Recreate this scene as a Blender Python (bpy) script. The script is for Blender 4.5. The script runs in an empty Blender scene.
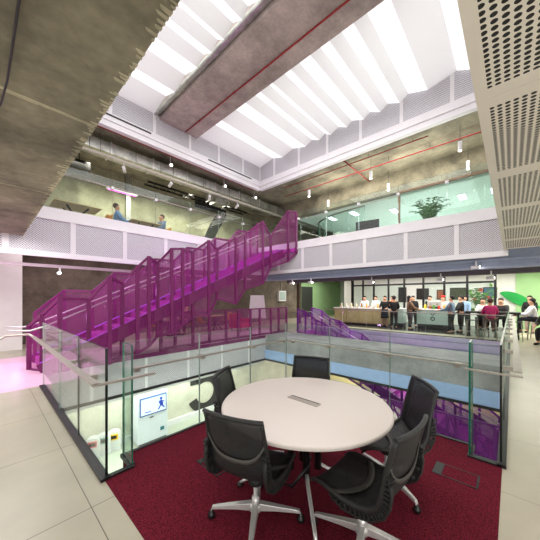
import bpy, math, random
from math import sin, cos, pi, radians as R, atan2, sqrt
from mathutils import Vector, Matrix
random.seed(7)
C = bpy.context.scene.collection

# ------------------------------------------------------------------ materials
MATS = {}
def nodes(name):
    m = bpy.data.materials.new(name); m.use_nodes = True
    nt = m.node_tree; nt.nodes.clear()
    out = nt.nodes.new('ShaderNodeOutputMaterial')
    MATS[name] = m
    return m, nt, out
def s2l(c):
    return tuple(((v/255)/12.92 if v/255 <= .04045 else ((v/255+.055)/1.055)**2.4) for v in c)
def col(c): return (*s2l(c), 1)
def bsdf(nt, c, rough=.5, metal=0, spec=.5):
    b = nt.nodes.new('ShaderNodeBsdfPrincipled')
    b.inputs['Base Color'].default_value = col(c); b.inputs['Roughness'].default_value = rough
    b.inputs['Metallic'].default_value = metal; b.inputs['Specular IOR Level'].default_value = spec
    return b
def plain(name, c, rough=.5, metal=0, spec=.5, var=0, scale=6):
    m, nt, out = nodes(name)
    b = bsdf(nt, c, rough, metal, spec)
    if var:
        tc = nt.nodes.new('ShaderNodeTexCoord'); n = nt.nodes.new('ShaderNodeTexNoise')
        n.inputs['Scale'].default_value = scale; n.inputs['Detail'].default_value = 4
        nt.links.new(tc.outputs['Object'], n.inputs['Vector'])
        r = nt.nodes.new('ShaderNodeValToRGB')
        r.color_ramp.elements[0].position = .3; r.color_ramp.elements[1].position = .7
        r.color_ramp.elements[0].color = col([max(0, v*(1-var)) for v in c])
        r.color_ramp.elements[1].color = col([min(255, v*(1+var)) for v in c])
        nt.links.new(n.outputs['Fac'], r.inputs['Fac']); nt.links.new(r.outputs['Color'], b.inputs['Base Color'])
    nt.links.new(b.outputs[0], out.inputs[0])
    return m
def emit(name, c, s):
    m, nt, out = nodes(name)
    e = nt.nodes.new('ShaderNodeEmission'); e.inputs[0].default_value = col(c); e.inputs[1].default_value = s
    nt.links.new(e.outputs[0], out.inputs[0]); return m
def concrete(name, c, var=.18, patch=.25, rough=.75):
    m, nt, out = nodes(name)
    b = bsdf(nt, c, rough, 0, .3)
    tc = nt.nodes.new('ShaderNodeTexCoord')
    n1 = nt.nodes.new('ShaderNodeTexNoise'); n1.inputs['Scale'].default_value = 1.1; n1.inputs['Detail'].default_value = 8; n1.inputs['Roughness'].default_value = .65
    n2 = nt.nodes.new('ShaderNodeTexNoise'); n2.inputs['Scale'].default_value = 14; n2.inputs['Detail'].default_value = 5
    for n in (n1, n2): nt.links.new(tc.outputs['Object'], n.inputs['Vector'])
    r1 = nt.nodes.new('ShaderNodeValToRGB')
    r1.color_ramp.elements[0].position = .32; r1.color_ramp.elements[1].position = .68
    r1.color_ramp.elements[0].color = col([v*(1-patch) for v in c]); r1.color_ramp.elements[1].color = col([min(255, v*(1+patch)) for v in c])
    r2 = nt.nodes.new('ShaderNodeValToRGB')
    r2.color_ramp.elements[0].position = .35; r2.color_ramp.elements[1].position = .7
    r2.color_ramp.elements[0].color = (1-var, 1-var, 1-var, 1); r2.color_ramp.elements[1].color = (1, 1, 1, 1)
    mx = nt.nodes.new('ShaderNodeMix'); mx.data_type = 'RGBA'; mx.blend_type = 'MULTIPLY'; mx.inputs[0].default_value = 1
    nt.links.new(n1.outputs['Fac'], r1.inputs[0]); nt.links.new(n2.outputs['Fac'], r2.inputs[0])
    nt.links.new(r1.outputs[0], mx.inputs[6]); nt.links.new(r2.outputs[0], mx.inputs[7])
    nt.links.new(mx.outputs[2], b.inputs['Base Color'])
    bp = nt.nodes.new('ShaderNodeBump'); bp.inputs['Strength'].default_value = .15
    nt.links.new(n2.outputs['Fac'], bp.inputs['Height']); nt.links.new(bp.outputs[0], b.inputs['Normal'])
    nt.links.new(b.outputs[0], out.inputs[0]); return m
def math_node(nt, op, a, b=None):
    n = nt.nodes.new('ShaderNodeMath'); n.operation = op
    for i, v in enumerate((a, b)):
        if v is None: continue
        if isinstance(v, (int, float)): n.inputs[i].default_value = v
        else: nt.links.new(v, n.inputs[i])
    return n.outputs[0]
def perforated(name, c, axes, pitch, rad, dark=(25, 25, 25), rough=.5, stagger=False):
    """painted sheet with a grid of punched holes"""
    m, nt, out = nodes(name)
    b = bsdf(nt, c, rough)
    tc = nt.nodes.new('ShaderNodeTexCoord'); sp = nt.nodes.new('ShaderNodeSeparateXYZ')
    nt.links.new(tc.outputs['Object'], sp.inputs[0])
    u, v = sp.outputs[axes[0]], sp.outputs[axes[1]]
    if stagger:
        su = math_node(nt, 'ADD', u, v); sv = math_node(nt, 'SUBTRACT', u, v); u, v = su, sv
    ds = []
    for w in (u, v):
        k = math_node(nt, 'DIVIDE', w, pitch); k = math_node(nt, 'FRACT', k)
        k = math_node(nt, 'SUBTRACT', k, .5); ds.append(math_node(nt, 'MULTIPLY', k, k))
    d = math_node(nt, 'ADD', ds[0], ds[1])
    h = math_node(nt, 'LESS_THAN', d, (rad/pitch)**2)
    mx = nt.nodes.new('ShaderNodeMix'); mx.data_type = 'RGBA'
    mx.inputs[6].default_value = col(c); mx.inputs[7].default_value = col(dark)
    nt.links.new(h, mx.inputs[0]); nt.links.new(mx.outputs[2], b.inputs['Base Color'])
    nt.links.new(b.outputs[0], out.inputs[0]); return m
def glass(name, tint=(.93, .98, .96), refl=1.0):
    m, nt, out = nodes(name)
    t = nt.nodes.new('ShaderNodeBsdfTransparent'); t.inputs[0].default_value = (*tint, 1)
    g = nt.nodes.new('ShaderNodeBsdfGlossy'); g.inputs['Roughness'].default_value = .0
    lw = nt.nodes.new('ShaderNodeLayerWeight'); lw.inputs[0].default_value = .5
    k = math_node(nt, 'POWER', lw.outputs['Facing'], 4.0); k = math_node(nt, 'MULTIPLY', k, .55*refl); k = math_node(nt, 'ADD', k, .03*refl)
    mx = nt.nodes.new('ShaderNodeMixShader')
    nt.links.new(k, mx.inputs[0]); nt.links.new(t.outputs[0], mx.inputs[1]); nt.links.new(g.outputs[0], mx.inputs[2])
    nt.links.new(mx.outputs[0], out.inputs[0]); return m
def meshy(name, c, opacity, rough=.5):
    """fine woven or punched sheet, seen through in part"""
    m, nt, out = nodes(name)
    t = nt.nodes.new('ShaderNodeBsdfTransparent')
    b = bsdf(nt, c, rough)
    mx = nt.nodes.new('ShaderNodeMixShader'); mx.inputs[0].default_value = opacity
    nt.links.new(t.outputs[0], mx.inputs[1]); nt.links.new(b.outputs[0], mx.inputs[2])
    nt.links.new(mx.outputs[0], out.inputs[0]); return m
def tiles(name, c, joint, sx, sy, ox, oy, rough, w=.006):
    m, nt, out = nodes(name)
    b = bsdf(nt, c, rough, 0, .4)
    tc = nt.nodes.new('ShaderNodeTexCoord'); sp = nt.nodes.new('ShaderNodeSeparateXYZ')
    nt.links.new(tc.outputs['Object'], sp.inputs[0])
    hs = []
    for o, s, off in ((0, sx, ox), (1, sy, oy)):
        k = math_node(nt, 'SUBTRACT', sp.outputs[o], off); k = math_node(nt, 'DIVIDE', k, s)
        k = math_node(nt, 'FRACT', k); k = math_node(nt, 'SUBTRACT', k, .5); k = math_node(nt, 'ABSOLUTE', k)
        hs.append(math_node(nt, 'GREATER_THAN', k, .5-w/s/2*1.0))
    h = math_node(nt, 'MAXIMUM', hs[0], hs[1])
    n = nt.nodes.new('ShaderNodeTexNoise'); n.inputs['Scale'].default_value = 1.6; n.inputs['Detail'].default_value = 6
    nt.links.new(tc.outputs['Object'], n.inputs['Vector'])
    r = nt.nodes.new('ShaderNodeValToRGB'); r.color_ramp.elements[0].position = .3; r.color_ramp.elements[1].position = .7
    r.color_ramp.elements[0].color = col([v*.95 for v in c]); r.color_ramp.elements[1].color = col([min(255, v*1.04) for v in c])
    nt.links.new(n.outputs['Fac'], r.inputs[0])
    mx = nt.nodes.new('ShaderNodeMix'); mx.data_type = 'RGBA'
    nt.links.new(h, mx.inputs[0]); nt.links.new(r.outputs[0], mx.inputs[6]); mx.inputs[7].default_value = col(joint)
    nt.links.new(mx.outputs[2], b.inputs['Base Color']); nt.links.new(b.outputs[0], out.inputs[0]); return m
def carpet(name, c):
    m, nt, out = nodes(name)
    b = bsdf(nt, c, .95, 0, .1)
    tc = nt.nodes.new('ShaderNodeTexCoord'); n = nt.nodes.new('ShaderNodeTexNoise')
    n.inputs['Scale'].default_value = 160; n.inputs['Detail'].default_value = 2
    nt.links.new(tc.outputs['Object'], n.inputs['Vector'])
    r = nt.nodes.new('ShaderNodeValToRGB'); r.color_ramp.elements[0].position = .35; r.color_ramp.elements[1].position = .65
    r.color_ramp.elements[0].color = col([v*.6 for v in c]); r.color_ramp.elements[1].color = col([min(255, v*1.35) for v in c])
    nt.links.new(n.outputs['Fac'], r.inputs[0]); nt.links.new(r.outputs[0], b.inputs['Base Color'])
    bp = nt.nodes.new('ShaderNodeBump'); bp.inputs['Strength'].default_value = .4; bp.inputs['Distance'].default_value = .01
    nt.links.new(n.outputs['Fac'], bp.inputs['Height']); nt.links.new(bp.outputs[0], b.inputs['Normal'])
    nt.links.new(b.outputs[0], out.inputs[0]); return m

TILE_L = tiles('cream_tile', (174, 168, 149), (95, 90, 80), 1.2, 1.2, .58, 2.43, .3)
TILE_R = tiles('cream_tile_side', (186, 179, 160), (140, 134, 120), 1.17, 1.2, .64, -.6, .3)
CONC_D = concrete('raw_concrete_dark', (138, 132, 112))
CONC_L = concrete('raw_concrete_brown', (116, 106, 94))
CONC_B = concrete('raw_concrete_beam', (178, 164, 156), .15, .18)
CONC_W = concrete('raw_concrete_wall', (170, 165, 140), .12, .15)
CONC_S = concrete('raw_concrete_smooth', (160, 160, 160), .12, .12)
PINKF = plain('pink_vinyl', (236, 188, 216), .35, var=.04, scale=2)
WHITE = plain('white_paint', (235, 232, 234), .5, var=.01, scale=3)
WHITE_R = plain('white_plaster', (235, 233, 230), .8, var=.015, scale=3)
CREAM = plain('cream_sheet', (236, 229, 216), .45, var=.012, scale=3)
FASC_Y = perforated('perforated_white_a', (222, 220, 224), (0, 2), .055, .019, (138, 134, 140), stagger=True)
FASC_X = perforated('perforated_white_b', (222, 220, 224), (1, 2), .055, .019, (138, 134, 140), stagger=True)
CEILP = perforated('perforated_cream', (236, 229, 216), (0, 1), .0385, .0135, (14, 13, 12))
STEELB = plain('blue_grey_steel', (160, 170, 192), .5, var=.03)
STEELL = plain('pale_blue_steel', (166, 194, 236), .45, var=.02)
LAVEN = plain('lavender_white_sheet', (212, 212, 232), .4, var=.02)
BLACK = plain('black_metal', (16, 16, 17), .4, var=.02)
DARK = plain('dark_grey', (48, 47, 48), .5, var=.04)
SATIN = plain('satin_stainless', (176, 168, 158), .35, .7, var=.03, scale=20)
CHROME = plain('polished_aluminium', (205, 203, 200), .3, .55, var=.02, scale=20)
GALV = plain('galvanised_sheet', (178, 178, 170), .38, .8, var=.12, scale=5)
REDP = plain('red_sprinkler_paint', (150, 28, 26), .45, var=.05)
MAG = plain('magenta_steel', (112, 20, 88), .45, var=.04)
MAGT = plain('magenta_tread', (178, 50, 168), .5, var=.03)
MAGM = meshy('magenta_mesh', (146, 28, 120), .27)
VIO = plain('violet_steel', (108, 28, 126), .45, var=.04)
VIOM = meshy('violet_mesh', (140, 44, 156), .34)
GLASS = glass('clear_glass')
GLASSG = glass('green_office_glass', (.93, .98, .96), 1.2)
GEDGE = plain('green_glass_edge', (16, 118, 96), .15, 0, .8, var=.05)
GEDGED = plain('dark_glass_edge', (14, 34, 30), .15, 0, .8, var=.05)
GEDGEP = plain('pale_glass_edge', (150, 165, 158), .15, 0, .8, var=.05)
CARPET = carpet('red_carpet', (92, 24, 38))
TABLE = plain('table_laminate', (214, 204, 196), .38, var=.008, scale=2)
TEDGE = plain('table_edge', (188, 180, 174), .4, var=.01)
MESHC = meshy('chair_mesh', (28, 28, 30), .84, .6)
FRAMEC = plain('chair_frame', (28, 28, 28), .5, var=.04)
RIB = plain('chair_ribs', (20, 20, 20), .6, var=.04)
BAND = plain('chair_band', (66, 63, 60), .55, var=.03)
WOOD = plain('pale_wood', (196, 166, 122), .5, var=.06, scale=3)
WOODD = plain('frame_wood', (120, 82, 52), .5, var=.06)
ORANGE = plain('orange_shell', (214, 148, 60), .5, var=.02)
TEAL = plain('pale_teal_panel', (176, 196, 190), .45, var=.01)
MINT = plain('mint_wall', (226, 236, 226), .7, var=.01, scale=2)
GREENW = plain('pale_green_wall', (168, 208, 150), .7, var=.03, scale=1)
LEAFM = plain('painted_leaf_green', (24, 160, 70), .6, var=.08, scale=2)
LEAF = plain('plant_leaf', (62, 112, 40), .5, var=.2, scale=12)
DARKFL = plain('dark_floor', (66, 70, 62), .25, var=.06, scale=2)
FLOORL = plain('grey_green_floor', (186, 192, 176), .35, var=.03, scale=1)
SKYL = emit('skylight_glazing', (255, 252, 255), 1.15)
def translucent(name, c, k):
    m, nt, out = nodes(name)
    b = bsdf(nt, c, .8, 0, .2); t = nt.nodes.new('ShaderNodeBsdfTranslucent'); t.inputs[0].default_value = col(c)
    mx = nt.nodes.new('ShaderNodeMixShader'); mx.inputs[0].default_value = k
    nt.links.new(b.outputs[0], mx.inputs[1]); nt.links.new(t.outputs[0], mx.inputs[2]); nt.links.new(mx.outputs[0], out.inputs[0]); return m
BAFF = translucent('white_baffle_fabric', (244, 243, 243), .5)
LAMP = emit('lamp_white', (255, 246, 232), 14)
REFLP = emit('magenta_reflection', (255, 90, 210), 4)  # glow put in for a reflection, not a lamp of the gallery
PANELL = emit('ceiling_panel_light', (240, 250, 255), 5)
SCREEN = emit('screen_white', (220, 236, 255), 1.6)
SCRBLUE = plain('screen_blue', (40, 70, 190), .4, var=.02)
CONC_P = concrete('pale_concrete', (212, 209, 192), .08, .08)
SIGN = plain('wall_number_dark', (46, 46, 45), .6, var=.1, scale=3)
LEDV = emit('led_violet', (200, 90, 255), 1.0)

# ------------------------------------------------------------------ mesh builder
class MB:
    def __init__(s): s.v = []; s.f = []; s.m = []; s.sm = []
    def add(s, vs, fs, mi=0, smooth=False):
        o = len(s.v); s.v += [tuple(v) for v in vs]
        for f in fs: s.f.append([i+o for i in f]); s.m.append(mi); s.sm.append(smooth)
        return s
    def box(s, x0, x1, y0, y1, z0, z1, mi=0, side=None, sidex=None):
        vs = [(x, y, z) for z in (z0, z1) for y in (y0, y1) for x in (x0, x1)]
        fs = [(0, 2, 3, 1), (4, 5, 7, 6), (0, 1, 5, 4), (2, 6, 7, 3), (0, 4, 6, 2), (1, 3, 7, 5)]
        o = len(s.v); s.v += vs
        for k, f in enumerate(fs):
            s.f.append([i+o for i in f]); s.sm.append(False)
            s.m.append(mi if side is None or k not in side else (sidex or 1))
        return s
    def hexa(s, p, mi=0):   # 8 points: bottom 4 loop, top 4 loop
        return s.add(p, [(3, 2, 1, 0), (4, 5, 6, 7), (0, 1, 5, 4), (1, 2, 6, 5), (2, 3, 7, 6), (3, 0, 4, 7)], mi)
    def bar(s, a, b, w, h, up=(0, 0, 1), mi=0):
        a = Vector(a); b = Vector(b); d = (b-a).normalized(); u = Vector(up)
        if abs(d.dot(u)) > .98: u = Vector((1, 0, 0))
        r = d.cross(u).normalized(); u = r.cross(d).normalized()
        p = []
        for q in (a, b):
            for (i, j) in ((-1, -1), (1, -1), (1, 1), (-1, 1)): p.append(q+r*i*w/2+u*j*h/2)
        return s.hexa(p, mi)
    def tube(s, pts, rad, n=10, mi=0, cap=True, sx=1.0):
        pts = [Vector(p) for p in pts]
        rads = rad if isinstance(rad, (list, tuple)) else [rad]*len(pts)
        vs = []; fs = []; pr = None
        for i, p in enumerate(pts):
            d = (pts[min(i+1, len(pts)-1)]-pts[max(i-1, 0)]).normalized()
            if pr is None:
                u = Vector((0, 0, 1)) if abs(d.z) < .9 else Vector((1, 0, 0))
            else: u = pr
            r = d.cross(u).normalized(); u = r.cross(d).normalized(); pr = u
            for k in range(n):
                a = 2*pi*k/n; vs.append(p+(r*cos(a)*sx+u*sin(a))*rads[i])
        for i in range(len(pts)-1):
            for k in range(n):
                fs.append((i*n+k, i*n+(k+1) % n, (i+1)*n+(k+1) % n, (i+1)*n+k))
        s.add(vs, fs, mi, True)
        if cap:
            o = len(s.v)-len(vs)
            s.f.append([o+k for k in range(n)][::-1]); s.m.append(mi); s.sm.append(False)
            s.f.append([o+(len(pts)-1)*n+k for k in range(n)]); s.m.append(mi); s.sm.append(False)
        return s
    def lathe(s, prof, n=24, c=(0, 0, 0), mi=0, smooth=True):
        vs = []; fs = []
        for (r, z) in prof:
            for k in range(n):
                a = 2*pi*k/n; vs.append((c[0]+r*cos(a), c[1]+r*sin(a), c[2]+z))
        for i in range(len(prof)-1):
            for k in range(n): fs.append((i*n+k, i*n+(k+1) % n, (i+1)*n+(k+1) % n, (i+1)*n+k))
        fs.append(tuple(range(n))[::-1]); fs.append(tuple((len(prof)-1)*n+k for k in range(n)))
        return s.add(vs, fs, mi, smooth)
    def ball(s, c, r, n=12, m=8, sc=(1, 1, 1), mi=0):
        vs = []; fs = []
        for i in range(m+1):
            t = pi*(.02+.96*i/m)
            for k in range(n):
                a = 2*pi*k/n; vs.append((c[0]+r*sc[0]*sin(t)*cos(a), c[1]+r*sc[1]*sin(t)*sin(a), c[2]-r*sc[2]*cos(t)))
        for i in range(m):
            for k in range(n): fs.append((i*n+k, i*n+(k+1) % n, (i+1)*n+(k+1) % n, (i+1)*n+k))
        fs.append(tuple(range(n))[::-1]); fs.append(tuple(m*n+k for k in range(n)))
        return s.add(vs, fs, mi, True)
    def prism(s, poly, z0, z1, axis=2, mi=0):
        n = len(poly)
        def mk(p, z): return (p[0], p[1], z) if axis == 2 else ((p[0], z, p[1]) if axis == 1 else (z, p[0], p[1]))
        vs = [mk(p, z0) for p in poly]+[mk(p, z1) for p in poly]
        fs = [tuple(range(n))[::-1], tuple(range(n, 2*n))]+[(i, (i+1) % n, n+(i+1) % n, n+i) for i in range(n)]
        return s.add(vs, fs, mi)
    def sheet(s, rows, t, mi=0):  # rows of points -> thick sheet
        nr, nc = len(rows), len(rows[0])
        P = [[Vector(p) for p in r] for r in rows]
        top = []; bot = []
        for i in range(nr):
            for j in range(nc):
                du = P[min(i+1, nr-1)][j]-P[max(i-1, 0)][j]; dv = P[i][min(j+1, nc-1)]-P[i][max(j-1, 0)]
                n = du.cross(dv).normalized()*t/2; top.append(P[i][j]+n); bot.append(P[i][j]-n)
        N = nr*nc; fs = []
        for i in range(nr-1):
            for j in range(nc-1):
                a, b, c, d = i*nc+j, i*nc+j+1, (i+1)*nc+j+1, (i+1)*nc+j
                fs.append((a, b, c, d)); fs.append((N+d, N+c, N+b, N+a))
        for i in range(nr-1):
            fs.append((i*nc, (i+1)*nc, N+(i+1)*nc, N+i*nc)); fs.append((N+i*nc+nc-1, N+(i+1)*nc+nc-1, (i+1)*nc+nc-1, i*nc+nc-1))
        for j in range(nc-1):
            fs.append((j+1, j, N+j, N+j+1)); fs.append(((nr-1)*nc+j, (nr-1)*nc+j+1, N+(nr-1)*nc+j+1, N+(nr-1)*nc+j))
        return s.add(top+bot, fs, mi, True)
    def build(s, name, mat, parent=None, bevel=0):
        me = bpy.data.meshes.new(name); me.from_pydata(s.v, [], s.f); me.validate()
        for m in (mat if isinstance(mat, (list, tuple)) else [mat]): me.materials.append(m)
        if len(me.polygons) == len(s.f):
            me.polygons.foreach_set('material_index', s.m); me.polygons.foreach_set('use_smooth', s.sm)
        me.update()
        o = bpy.data.objects.new(name, me); C.objects.link(o)
        if parent is not None: o.parent = parent
        if bevel:
            b = o.modifiers.new('Bevel', 'BEVEL'); b.width = bevel; b.segments = 2; b.limit_method = 'ANGLE'
        return o
def tag(o, label, cat, group=None, kind=None):
    o['label'] = label; o['category'] = cat
    if group: o['group'] = group
    if kind: o['kind'] = kind
    return o
def thing(name, label, cat, loc=(0, 0, 0), rz=0, group=None):
    o = bpy.data.objects.new(name, None); C.objects.link(o); o.empty_display_size = .1
    o.location = loc; o.rotation_euler = (0, 0, rz)
    return tag(o, label, cat, group)
def struct(name, mb, mat, label, parent=None):
    o = mb.build(name, mat, parent)
    if parent is None: o['kind'] = 'structure'; o['label'] = label; o['category'] = name.split('_')[0]
    return o
def dup(root, loc, rz, label, group=None):
    def cp(o, par):
        c = o.copy(); C.objects.link(c); c.parent = par
        for ch in o.children: cp(ch, c)
        return c
    kids = list(root.children); r = root.copy(); C.objects.link(r)
    r.location = loc; r.rotation_euler = (0, 0, rz); r['label'] = label
    if group: r['group'] = group
    for ch in kids: cp(ch, r)
    return r
B = MB
X0, Y0 = .745, .07       # near edges of the atrium void
XV, YV = 8.3, 7.9        # far edges of the void at this level
XF, YF = 9.2, 9.1        # faces of the upper gallery

# ------------------------------------------------------------------ setting: floors
struct('floor', B().box(-4, X0, -4, 6.45, -.35, 0), TILE_L, 'cream tiled walkway left of the carpet')
struct('floor.001', B().box(X0, 24, -4.5, Y0, -.35, 0), TILE_R, 'cream tiled walkway right of the void')
struct('floor.002', B().box(-4, .9, 6.45, 10, -.35, 0).box(.9, 9.85, YV, 10, -.12, 0).box(9.85, 10, 8.0, 10, -.12, 0), PINKF, 'pink floor at the foot of the staircase')
struct('floor.003', B().box(-4, 24, 10, 12.6, -.35, 0).box(10, 24, 8.0, 10, -.35, 0), TILE_R, 'cream floor behind the staircase')
struct('floor.004', B().box(X0, 3.42, -.4+Y0+.4, 2.73, -.35, .004).box(.99, 3.42, 2.73, 2.98, -.35, .004).box(3.42, 3.67, .32, 2.98, -.35, .004), CARPET, 'dark red carpet under the meeting table')
struct('floor.005', B().box(13, 13.9, Y0, 8, -.3, .002), TILE_R, 'cream strip of floor before the cafe')
struct('floor.006', B().box(13.9, 24, Y0, 8, -.3, 0), DARKFL, 'dark cafe floor')
struct('floor.007', B().box(-4, 24, -4.5, 10, -3.7, -3.4), FLOORL, 'pale lower level floor')
struct('floor.008', B().box(-4, 24, YF+.05, 12.6, 3.35, 3.75).box(XF+.05, 24, Y0, YF+.05, 3.35, 3.75), CONC_S, 'upper gallery floor slab')
# ------------------------------------------------------------------ far void beam, slab faces
struct('trim_1', B().box(XV, 9.85, Y0, 7.9, -.62, 0), CONC_S, 'wide concrete beam along the far side of the void')
struct('trim_2', B().box(XV-.03, 9.6, Y0, 7.9, -1.0, -.62), STEELL, 'pale blue steel flange under the concrete beam')
struct('trim_3', B().box(XV-.06, 9.5, Y0, 7.9, -1.07, -1.0), BLACK, 'black edge strip under the blue flange')
t = struct('trim_4', B().box(-4, XV, YV-.02, YV+.1, -1.0, -.12), FASC_Y, 'white perforated band below the pink floor')
m = B()
for i in range(10): m.box(-3.6+i*1.36, -3.52+i*1.36, YV-.035, YV-.02, -1.0, -.12)
m.build('mullion', WHITE, t)
struct('trim_5', B().box(-4, XV, YV-.04, YV+.3, -1.08, -1.0), BLACK, 'black edge strip below the white band')
struct('trim_6', B().box(X0, 9.85, YV-.03, YV, -.12, .0), MAG, 'magenta slab edge strip below the stair balustrade')
struct('trim_7', B().box(12.9, 13.02, Y0, 8, -1.0, 0), LAVEN, 'lavender white face of the cafe floor edge')
m = B().box(12.87, 12.9, Y0, 8, -.2, -.17).box(12.87, 12.9, Y0, 8, -.5, -.46).build('groove', STEELB, bpy.data.objects['trim_7'])
struct('ceiling', B().box(-4, XV, YV+.1, 10, -1.2, -.36).box(13.02, 24, Y0, 8, -1.2, -.31), WHITE_R, 'lower level soffit')
# ------------------------------------------------------------------ walls
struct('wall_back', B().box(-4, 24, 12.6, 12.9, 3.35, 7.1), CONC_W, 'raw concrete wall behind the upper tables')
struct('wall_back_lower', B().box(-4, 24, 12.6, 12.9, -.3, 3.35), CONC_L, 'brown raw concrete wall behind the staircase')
struct('wall_left', B().box(-4, .86, 11.4, 12.58, 0, 3.3), WHITE_R, 'plain white wall at far left')
struct('wall_lower', B().box(-4, 24, 10.0, 10.3, -3.4, -.36), CONC_P, 'pale wall with the large number on the lower level')
struct('baseboard_lower', B().box(-4, 24, 9.88, 10.0, -3.4, -3.22), WHITE, 'white skirting of the lower wall')
struct('wall_right', B().box(24, 24.2, -4.5, 12.6, -3.4, 7.1), MINT, 'far end wall')
struct('wall_cafe', B().box(19, 19.15, -4.5, 9.6, 0, 3.3), WHITE_R, 'white cafe back wall with mural')
struct('wall_cafe_side', B().box(13.5, 24, -4.6, -4.5, 0, 3.3), GREENW, 'pale green side wall beside the cafe')
struct('wall_cafe_green', B().box(18.93, 19.0, -4.5, -.15, 0, 3.3), GREENW, 'pale green stretch of cafe back wall')
# concrete soffit over the left walkway
m = B().box(-4, .70, -3, 9.1, 3.2, 3.75)
t = struct('ceiling.001', m, CONC_D, 'raw concrete soffit over the left walkway')
t2 = B()
random.seed(3)
for yj in (2.78, 5.1): # rough construction joints
    x = -4
    while x < .68:
        w = random.uniform(.06, .2); t2.box(x, min(x+w, .69), yj+random.uniform(-.012, .0), yj+random.uniform(.012, .035), 3.194, 3.2); x += w
CHIP = concrete('chipped_concrete', (186, 178, 152), .2, .2)
t2.build('joint_ridge', CHIP, t)
t2 = B(); y = -.5
while y < 8.9:
    w = random.uniform(.008, .03); d = random.uniform(.01, .07)*(1.6 if random.random() < .2 else 1)
    if random.random() < .6: t2.prism([(.702, y), (.70-d, y+w*.3), (.70-d*.8, y+w*.9), (.702, y+w)], 3.193, 3.2)
    y += w+random.uniform(0, .025)
t2.build('chipped_edge', CHIP, t)
# gallery fascias
def fascia(name, axis, a0, a1, lab, first, y):
    m = B()
    if axis == 'x':   # runs along x at y=YF
        m.box(a0, a1, y, y+.12, 3.78, 4.05).box(a0, a1, y-.03, y+.12, 3.72, 3.78).box(a0, a1, y-.02, y+.12, 2.72, 2.86)
    else:
        m.box(y, y+.12, a0, a1, 3.78, 4.05).box(y-.03, y+.12, a0, a1, 3.72, 3.78).box(y-.02, y+.12, a0, a1, 2.72, 2.86)
    q = first
    while q < a1:
        if axis == 'x': m.box(q-.06, q+.06, y-.02, y+.1, 2.86, 3.72)
        else: m.box(y-.02, y+.1, q-.06, q+.06, 2.86, 3.72)
        q += 1.345
    t = struct(name, m, WHITE, lab)
    q = first-1.345
    while q < a1:
        p = B(); lo, hi = max(a0, q+.06), min(a1, q+1.345-.06)
        if hi > lo:
            if axis == 'x': p.box(lo, hi, y, y+.05, 2.86, 3.72)
            else: p.box(y, y+.05, lo, hi, 2.86, 3.72)
            p.build('perforated_panel', FASC_Y if axis == 'x' else FASC_X, t)
        q += 1.345
fascia('trim_8', 'x', -4, XF, 'white perforated gallery fascia above the staircase', -3.65, YF)
fascia('trim_9', 'y', Y0, YF, 'white perforated gallery fascia above the cafe', 1.17, XF)
struct('ceiling.002', B().box(-4, 24, YF+.12, 12.6, 3.3, 3.35).box(XF+.12, 24, -4.5, YF+.12, 3.1, 3.35), CONC_D, 'dark service soffit above the ground level')
# blue steel beams and service beams below the gallery
struct('trim_10', B().box(9.5, 9.75, -4, YF, 2.44, 2.5).box(9.6, 9.66, -4, YF, 2.5, 3.05).box(9.5, 9.75, -4, YF, 2.64, 2.7), STEELB, 'blue grey steel beam under the gallery fascia')
struct('trim_11', B().box(11.3, 11.55, -4, YF, 2.4, 2.62), plain('grey_service_beam', (92, 84, 92), .6, var=.04), 'grey beam behind the blue steel beam')
struct('trim_12', B().box(-2, 9, 9.5, 9.6, 2.48, 2.56), plain('pinkish_pipe', (214, 196, 204), .5, var=.02), 'white service rail below the left gallery')
t = struct('ceiling.012', B().box(13.6, 19, -4.4, 9.4, 3.06, 3.1), WHITE_R, 'white cafe ceiling with black tracks')
for x in (13.9, 15.2, 16.6): B().box(x, x+.08, -4, 9, 2.98, 3.06).build('lamp_track', BLACK, t)
for y in (-1.5, .2, 1.9, 4.2, 6.6): B().box(14.1, 18, y, y+.06, 2.99, 3.06).build('lamp_track', BLACK, t)
# right hand perforated ceiling
m = B(); cuts = [-.63, .73, 2.09, 3.47, 4.83, 6.19, 7.55, 8.91]
m.box(-1, 9.5, .105, .165, 2.86, 2.9).box(-1, 9.5, -3.2, -3.0, 2.86, 2.9).box(-1, 9.5, .125, .165, 2.9, 3.3)
for c in cuts: m.box(c-.1, c-.003, -3, .105, 2.86, 2.9).box(c+.003, c+.1, -3, .105, 2.86, 2.9)
t = struct('ceiling.003', m, CREAM, 'cream perforated ceiling panels over the right walkway')
for i in range(len(cuts)-1):
    B().box(cuts[i]+.1, cuts[i+1]-.1, -3, .105, 2.862, 2.9).build('perforated_panel', CEILP, t)
struct('ceiling.004', B().box(-1, 9.2, -4.5, .1, 3.3, 3.75), CONC_D, 'slab above the perforated ceiling')
# upper ceilings
struct('ceiling.005', B().box(-4, 24, YF+.1, 12.6, 7.0, 7.4).box(XF+.1, 24, -4.5, YF+.1, 7.0, 7.4), CONC_D, 'raw concrete ceiling of the upper gallery')
struct('trim_13', B().box(12, 12.35, Y0-3, 12.6, 6.15, 7.0), CONC_D, 'concrete downstand above the office glass')
struct('trim_14', B().box(-4, 24, 11.0, 11.4, 6.7, 7.0), CONC_D, 'concrete rib along the upper ceiling')
struct('ceiling.006', B().box(12.35, 18, -3, 9.0, 6.05, 6.15), MINT, 'pale office ceiling')
struct('wall_office', B().box(18, 18.1, -3, 9.0, 3.75, 6.05), MINT, 'pale office back wall')
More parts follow.
